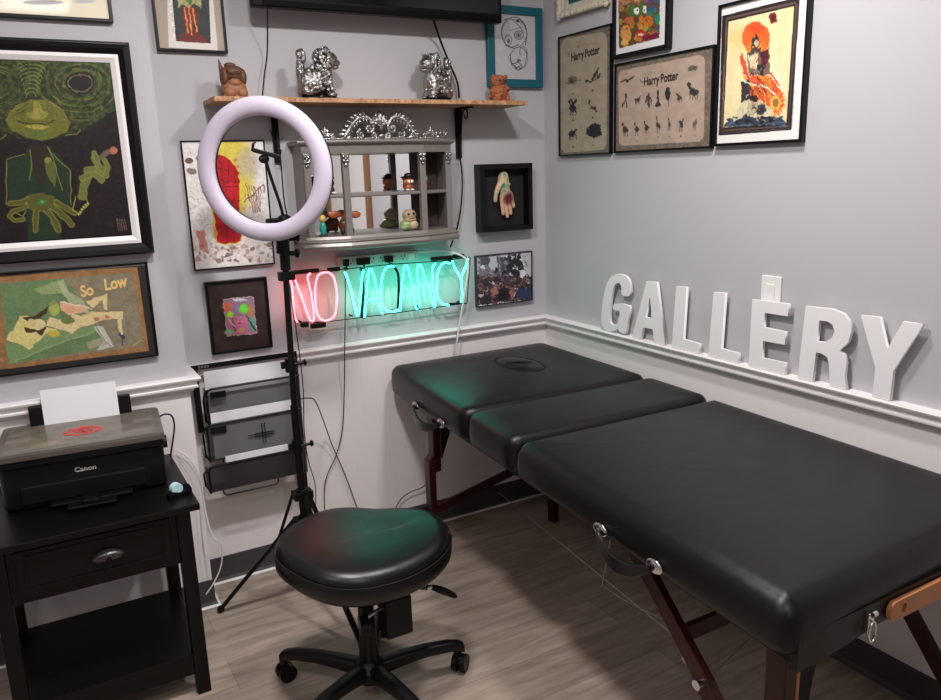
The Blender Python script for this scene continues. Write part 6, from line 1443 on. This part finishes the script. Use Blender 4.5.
P.line([(250, 565), (285, 575), (310, 520), (335, 480)], 12, (44, 40, 38)); P.line([(295, 555), (330, 500), (330, 550), (350, 515)], 9, (44, 40, 38)); P.line([(285, 570), (350, 540)], 8, (60, 54, 50))
P.z(550, 60, 6.667)
creature(P, 152, 320, 80, 110, 4, (28, 28, 34)); P.line([(140, 260), (155, 300), (175, 260)], 12, (28, 28, 34)); P.line([(265, 265), (255, 290), (275, 310), (262, 330)], 9, (52, 46, 42)); P.ell((290, 320), 20, 14, (60, 54, 48), .8); P.line([(290, 320), (305, 340)], 10, (52, 46, 42))
creature(P, 145, 490, 90, 90, 8, (40, 34, 36)); P.poly([(235, 470), (280, 420), (330, 430), (340, 490), (300, 520), (255, 505)], (40, 38, 42)); P.line([(240, 490), (290, 515), (340, 495)], 12, (36, 34, 38))
for (x, y) in ((152, 225), (285, 200), (152, 402), (282, 384), (152, 578), (282, 566)): P.ell((x, y), 6, 6, (50, 44, 40))
t = picture('hp1', 'tall narrow framed parchment poster of six dark creatures, lettered Harry Potter', 'R', 0.006, 0.018, BLK, (P, (0.134, 0.461, 1.595, 2.063), -0.012), outer=(0.128, 0.467, 1.589, 2.069), cat='framed poster', coat=0.15)
inkm = mat('dark_ink', rgb(44, 38, 36), 0.6)
text_mesh('lettering', 'Harry\u2009Potter', 0.044, inkm, t, loc=(0.006, -0.0128, 0.152), rot=(PI/2, math.radians(-2), 0), extrude=0.0003, sx=0.80, bold=0.0010)

P = Paint(230, 180, QUADS['hp2'], (112, 100, 88)); P.noise(0.18, 7, 9); P.z(610, 40, 5.833)
P.poly([(48, 200), (60, 180), (520, 88), (545, 100), (552, 130), (545, 560), (520, 590), (80, 615), (52, 600)], (170, 150, 134)); P.noise(0.05, 18, 2); P.warp(0.8, 7, 5)
P.line([(65, 245), (95, 228), (105, 240), (135, 212)], 10, (50, 44, 40)); P.ell((100, 240), 12, 6, (50, 44, 40)); P.line([(170, 230), (180, 245), (205, 245)], 8, (90, 80, 70), .7); P.ell((480, 165), 30, 14, (90, 82, 76), .8); P.line([(455, 180), (505, 155)], 10, (70, 64, 60), .7)
for k in range(8): P.line([(205+k*18, 196-4*math.sin(k)-k*3.4), (207+k*18, 206-k*3.4)], 5, (96, 86, 76), .6)
row1 = [(85, 355, 34, 80), (160, 350, 46, 60), (222, 345, 44, 90), (278, 340, 26, 110), (335, 315, 34, 90), (402, 335, 44, 60)]
for i, (x, y, w, h) in enumerate(row1):
    if i == 2: P.poly([(222, 300), (200, 365), (208, 370), (218, 340), (218, 390), (228, 390), (230, 340), (240, 372), (246, 366)], (66, 58, 52))
    elif i == 3: P.poly([(274, 290), (282, 290), (286, 360), (296, 388), (262, 388), (272, 360)], (52, 48, 46))
    elif i == 4: P.ell((336, 315), 15, 40, (44, 42, 42)); P.line([(338, 350), (336, 385)], 5, (60, 54, 50))
    elif i == 0: P.line([(95, 320), (90, 350), (70, 390)], 10, (66, 58, 52)); P.line([(90, 345), (98, 392)], 6, (66, 58, 52)); P.ell((94, 318), 7, 7, (66, 58, 52))
    else: creature(P, x, y, w, h, 20+i, (56, 50, 46))
creature(P, 485, 305, 80, 100, 33, (52, 50, 50)); P.ell((486, 300), 26, 16, (52, 50, 50)); P.line([(465, 290), (458, 258)], 12, (52, 50, 50)); P.ell((460, 256), 12, 9, (52, 50, 50))
for i, (x, y, w, h) in enumerate([(88, 520, 50, 100), (155, 520, 40, 80), (212, 510, 40, 80), (278, 495, 30, 110), (345, 490, 26, 90), (412, 490, 40, 100), (490, 490, 34, 90)]): creature(P, x, y, w, h, 40+i, (54, 50, 48) if i != 6 else (92, 84, 78)); P.ell((x, y+72 - i*0.5), 4, 4, (60, 54, 50))
t = picture('hp2', 'wide framed parchment poster with rows of dark creatures, lettered Harry Potter', 'R', 0.008, 0.018, BLK, (P, (0.497, 0.981, 1.598, 1.911), -0.012), outer=(0.489, 0.989, 1.590, 1.919), cat='framed poster', coat=0.15)
text_mesh('lettering', 'Harry\u2009Potter', 0.042, inkm, t, loc=(-0.002, -0.0128, 0.084), rot=(PI/2, math.radians(-1), 0), extrude=0.0003, sx=0.80, bold=0.0010)

# warrior print
P = Paint(170, 240, QUADS['warrior'], (226, 224, 222)); P.z(700, 0, 4.667)
P.poly([(104, 75), (465, -15), (425, 605), (88, 632)], (40, 32, 34))
P.poly([(122, 85), (440, 8), (452, 20), (414, 590), (110, 612), (98, 590)], (96, 74, 66)); P.poly([(128, 92), (445, 20), (412, 584), (106, 606)], (44, 36, 38)); P.poly([(134, 102), (438, 30), (402, 572), (110, 594)], (224, 208, 160))
P.warp(1.0, 10, 6); P.ell((190, 180), 80, 80, (210, 180, 96), 0.6, soft=0.9); P.ell((330, 400), 90, 160, (236, 226, 196), 0.7, soft=0.8); P.noise(0.03, 14, 3, mask=((P.U > .07) & (P.U < .9) & (P.V > .05) & (P.V < .9)).astype(float))
m_ = P.ell((261, 178), 65, 75, (232, 96, 40)); P.ell((262, 225), 60, 40, (244, 160, 60), 0.75, soft=0.8); P.ell((262, 135), 50, 36, (214, 62, 40), 0.7, soft=0.8)
P.ell((341, 85), 18, 26, (120, 40, 38)); P.ell((341, 85), 10, 16, (86, 28, 30)); 
rs = random.Random(12)
P.poly([(190, 240), (215, 290), (225, 360), (205, 340), (188, 290)], (214, 78, 48)); P.poly([(215, 350), (330, 360), (380, 430), (390, 490), (350, 540), (300, 480), (220, 430)], (220, 90, 48))
for k in range(16): x0 = rs.uniform(200, 330); y0 = rs.uniform(330, 430); P.line([(x0, y0), (x0+30, y0+30), (x0+rs.uniform(30, 70), y0+rs.uniform(50, 110))], rs.uniform(5, 11), rs.choice([(240, 150, 50), (206, 60, 44), (240, 196, 110), (180, 40, 36)]), .9)
for k in range(14): a = -1.2 + k*0.24; P.line([(350, 480), (350+46*math.cos(a), 480+62*math.sin(a))], 7, (236, 150, 54) if k % 2 else (214, 96, 44), .9)
P.ell((350, 480), 26, 36, (226, 170, 80)); P.ell((350, 480), 14, 20, (150, 110, 60))
P.poly([(218, 246), (250, 240), (300, 245), (325, 215), (322, 290), (330, 350), (225, 350), (222, 290)], (116, 92, 84)); P.poly([(222, 258), (268, 250), (270, 330), (238, 320)], (214, 200, 160)); P.poly([(280, 250), (322, 222), (318, 300), (290, 310)], (84, 36, 44)); P.poly([(268, 300), (300, 300), (296, 350), (262, 350)], (44, 40, 44))
P.ell((261, 198), 17, 30, (52, 58, 52)); P.ell((264, 200), 10, 18, (196, 178, 156)); P.poly([(240, 225), (285, 225), (282, 250), (238, 250)], (70, 64, 50)); P.line([(262, 160), (264, 180)], 9, (40, 46, 42)); P.line([(245, 175), (243, 220)], 6, (40, 46, 42)); P.line([(261, 192), (270, 192)], 3, (60, 30, 30))
P.poly([(195, 380), (230, 370), (235, 460), (190, 480)], (54, 52, 54)); P.line([(200, 375), (240, 395), (300, 400), (350, 440)], 8, (230, 222, 200)); P.line([(205, 362), (260, 380)], 5, (214, 120, 90))
P.ell((252, 462), 20, 20, (36, 34, 38)); P.line([(232, 455), (272, 455)], 9, (36, 34, 38))
P.poly([(110, 594), (120, 572), (190, 525), (250, 545), (330, 540), (380, 550), (402, 572), (400, 580)], (52, 62, 78)); P.noise(0.0, 8, 1)
P.poly([(150, 560), (195, 480), (215, 470), (300, 475), (320, 500), (330, 530), (250, 550), (220, 530), (170, 560)], (206, 196, 160)); P.ell((245, 505), 26, 30, (182, 172, 140)); P.ell((285, 510), 22, 26, (60, 62, 70)); P.line([(195, 490), (160, 560)], 14, (200, 190, 156)); P.line([(320, 500), (345, 530)], 12, (200, 190, 156))
for k in range(60): P.ell((rs.uniform(130, 395), rs.uniform(545, 590)), rs.uniform(4, 12), rs.uniform(3, 8), rs.choice([(60, 80, 104), (36, 38, 46), (86, 104, 124), (26, 26, 32)]), .9)
for k in range(40): P.line([(rs.uniform(200, 320), rs.uniform(370, 540))]*1 + [(rs.uniform(200, 320), rs.uniform(370, 540))], 2, (40, 34, 36), .25)
for k in range(150):
    x = rs.gauss(262, 34); y = rs.uniform(235, 560); P.line([(x, y), (x+rs.uniform(-9, 9), y+rs.uniform(5, 22))], rs.uniform(2, 5), rs.choice([(34, 30, 34), (34, 30, 34), (226, 214, 180), (206, 84, 52), (96, 80, 72)]), .7)
P.line([(110, 300), (112, 590), (404, 570)], 2.5, (190, 180, 160), .5); P.line([(100, 100), (92, 600), (110, 620), (415, 598), (430, 580), (455, 20)], 2.5, (170, 150, 130), .6)
picture('warrior', 'tall black framed print of a robed figure before an orange sun', 'R', 0.009, 0.022, BLK, (P, (1.012, 1.336, 1.604, 2.025), -0.013), outer=(1.003, 1.345, 1.595, 2.034), cat='framed print', coat=0.15)

# small bright cartoon picture
P = Paint(140, 150, QUADS['small'], (214, 214, 216)); P.z(550, 0, 7.0); rs = random.Random(21)
P.warp(1.2, 10, 6); P.poly([(485, 50), (775, -60), (772, 262), (488, 340)], (96, 70, 40))
for k in range(90):
    x, y = rs.uniform(490, 770), rs.uniform(-100, 320); cc = rs.choice([(176, 96, 40), (196, 150, 60), (120, 60, 40), (210, 130, 60), (150, 90, 50)])
    if x > 690 and y < 220: cc = rs.choice([(40, 90, 150), (40, 130, 110), (70, 60, 130), (50, 150, 90)])
    P.ell((x, y), rs.uniform(10, 30), rs.uniform(10, 30), cc, 0.7)
P.poly([(545, 90), (560, 30), (600, 40), (660, 20), (680, 60), (640, 110), (580, 115)], (70, 110, 50)); P.ell((614, 72), 18, 24, (236, 236, 226)); P.ell((616, 72), 6, 8, (20, 20, 20)); P.ell((664, 66), 15, 24, (232, 226, 200)); P.ell((662, 68), 5, 8, (20, 20, 20)); P.ell((540, 230), 36, 60, (206, 146, 80)); P.ell((560, 140), 36, 24, (190, 100, 60)); P.ell((640, 235), 36, 26, (170, 40, 44)); P.ell((636, 240), 20, 11, (236, 190, 170)); P.ell((690, 150), 34, 44, (196, 110, 40)); P.poly([(650, 250), (770, 225), (770, 262), (650, 290)], (110, 30, 60)); P.ell((525, 295), 24, 24, (214, 170, 90))
for k in range(30): x, y = rs.uniform(490, 760), rs.uniform(-50, 300); P.line([(x, y), (x+rs.uniform(-36, 36), y+rs.uniform(-30, 30))], 4, (40, 22, 20), .7)
P.unwarp(); P.poly([(440, 352), (485, 340), (775, 262), (790, 262), (790, 320), (440, 400)], (214, 214, 216)); P.poly([(440, 0), (484, 0), (488, 345), (440, 360)], (214, 214, 216)); P.poly([(774, -100), (800, -100), (800, 330), (771, 330)], (214, 214, 216))
picture('small', 'small black framed bright cartoon picture above the wide parchment poster', 'R', 0.014, 0.026, BLK, (P, (0.498, 0.766, 1.95, 2.236), -0.016), outer=(0.484, 0.780, 1.936, 2.25), cat='framed print', coat=0.15)

# ornate cream frame cut off by the top edge
P = Paint(100, 100, QUADS['cream'], (206, 202, 196)); P.rect(0.12, 0, 0.86, 0.95, (20, 92, 84)); P.noise(0.05, 8, 2)
cm = mat('cream_carved_wood', rgb(206, 198, 176), 0.55, var=0.08, bscale=60)
t = picture('cream', 'ornate cream carved frame with green picture, at top right of the corner', 'R', 0.030, 0.022, cm, (P, (0.17, 0.415, 2.17, 2.46), -0.014), outer=(0.137, 0.448, 2.142, 2.50), coat=0.1)
b = MB(); hw, hh = 0.1555, 0.179; rs = random.Random(9)
def rim(n, f):
    for k in range(n): 
        x, z = f(k/n); b.ell((x, -0.022 + rs.uniform(-0.002, 0.002), z), (0.013, 0.010, 0.013), 8, 6)
rim(22, lambda u: (-hw+0.008 + (2*hw-0.016)*u, -hh+0.006)); rim(22, lambda u: (-hw+0.008 + (2*hw-0.016)*u, hh-0.006)); rim(26, lambda u: (-hw+0.006, -hh + 2*hh*u)); rim(27, lambda u: (hw-0.006, -hh + 2*hh*u))
b.build('carved_border', cm, t, smooth=True)
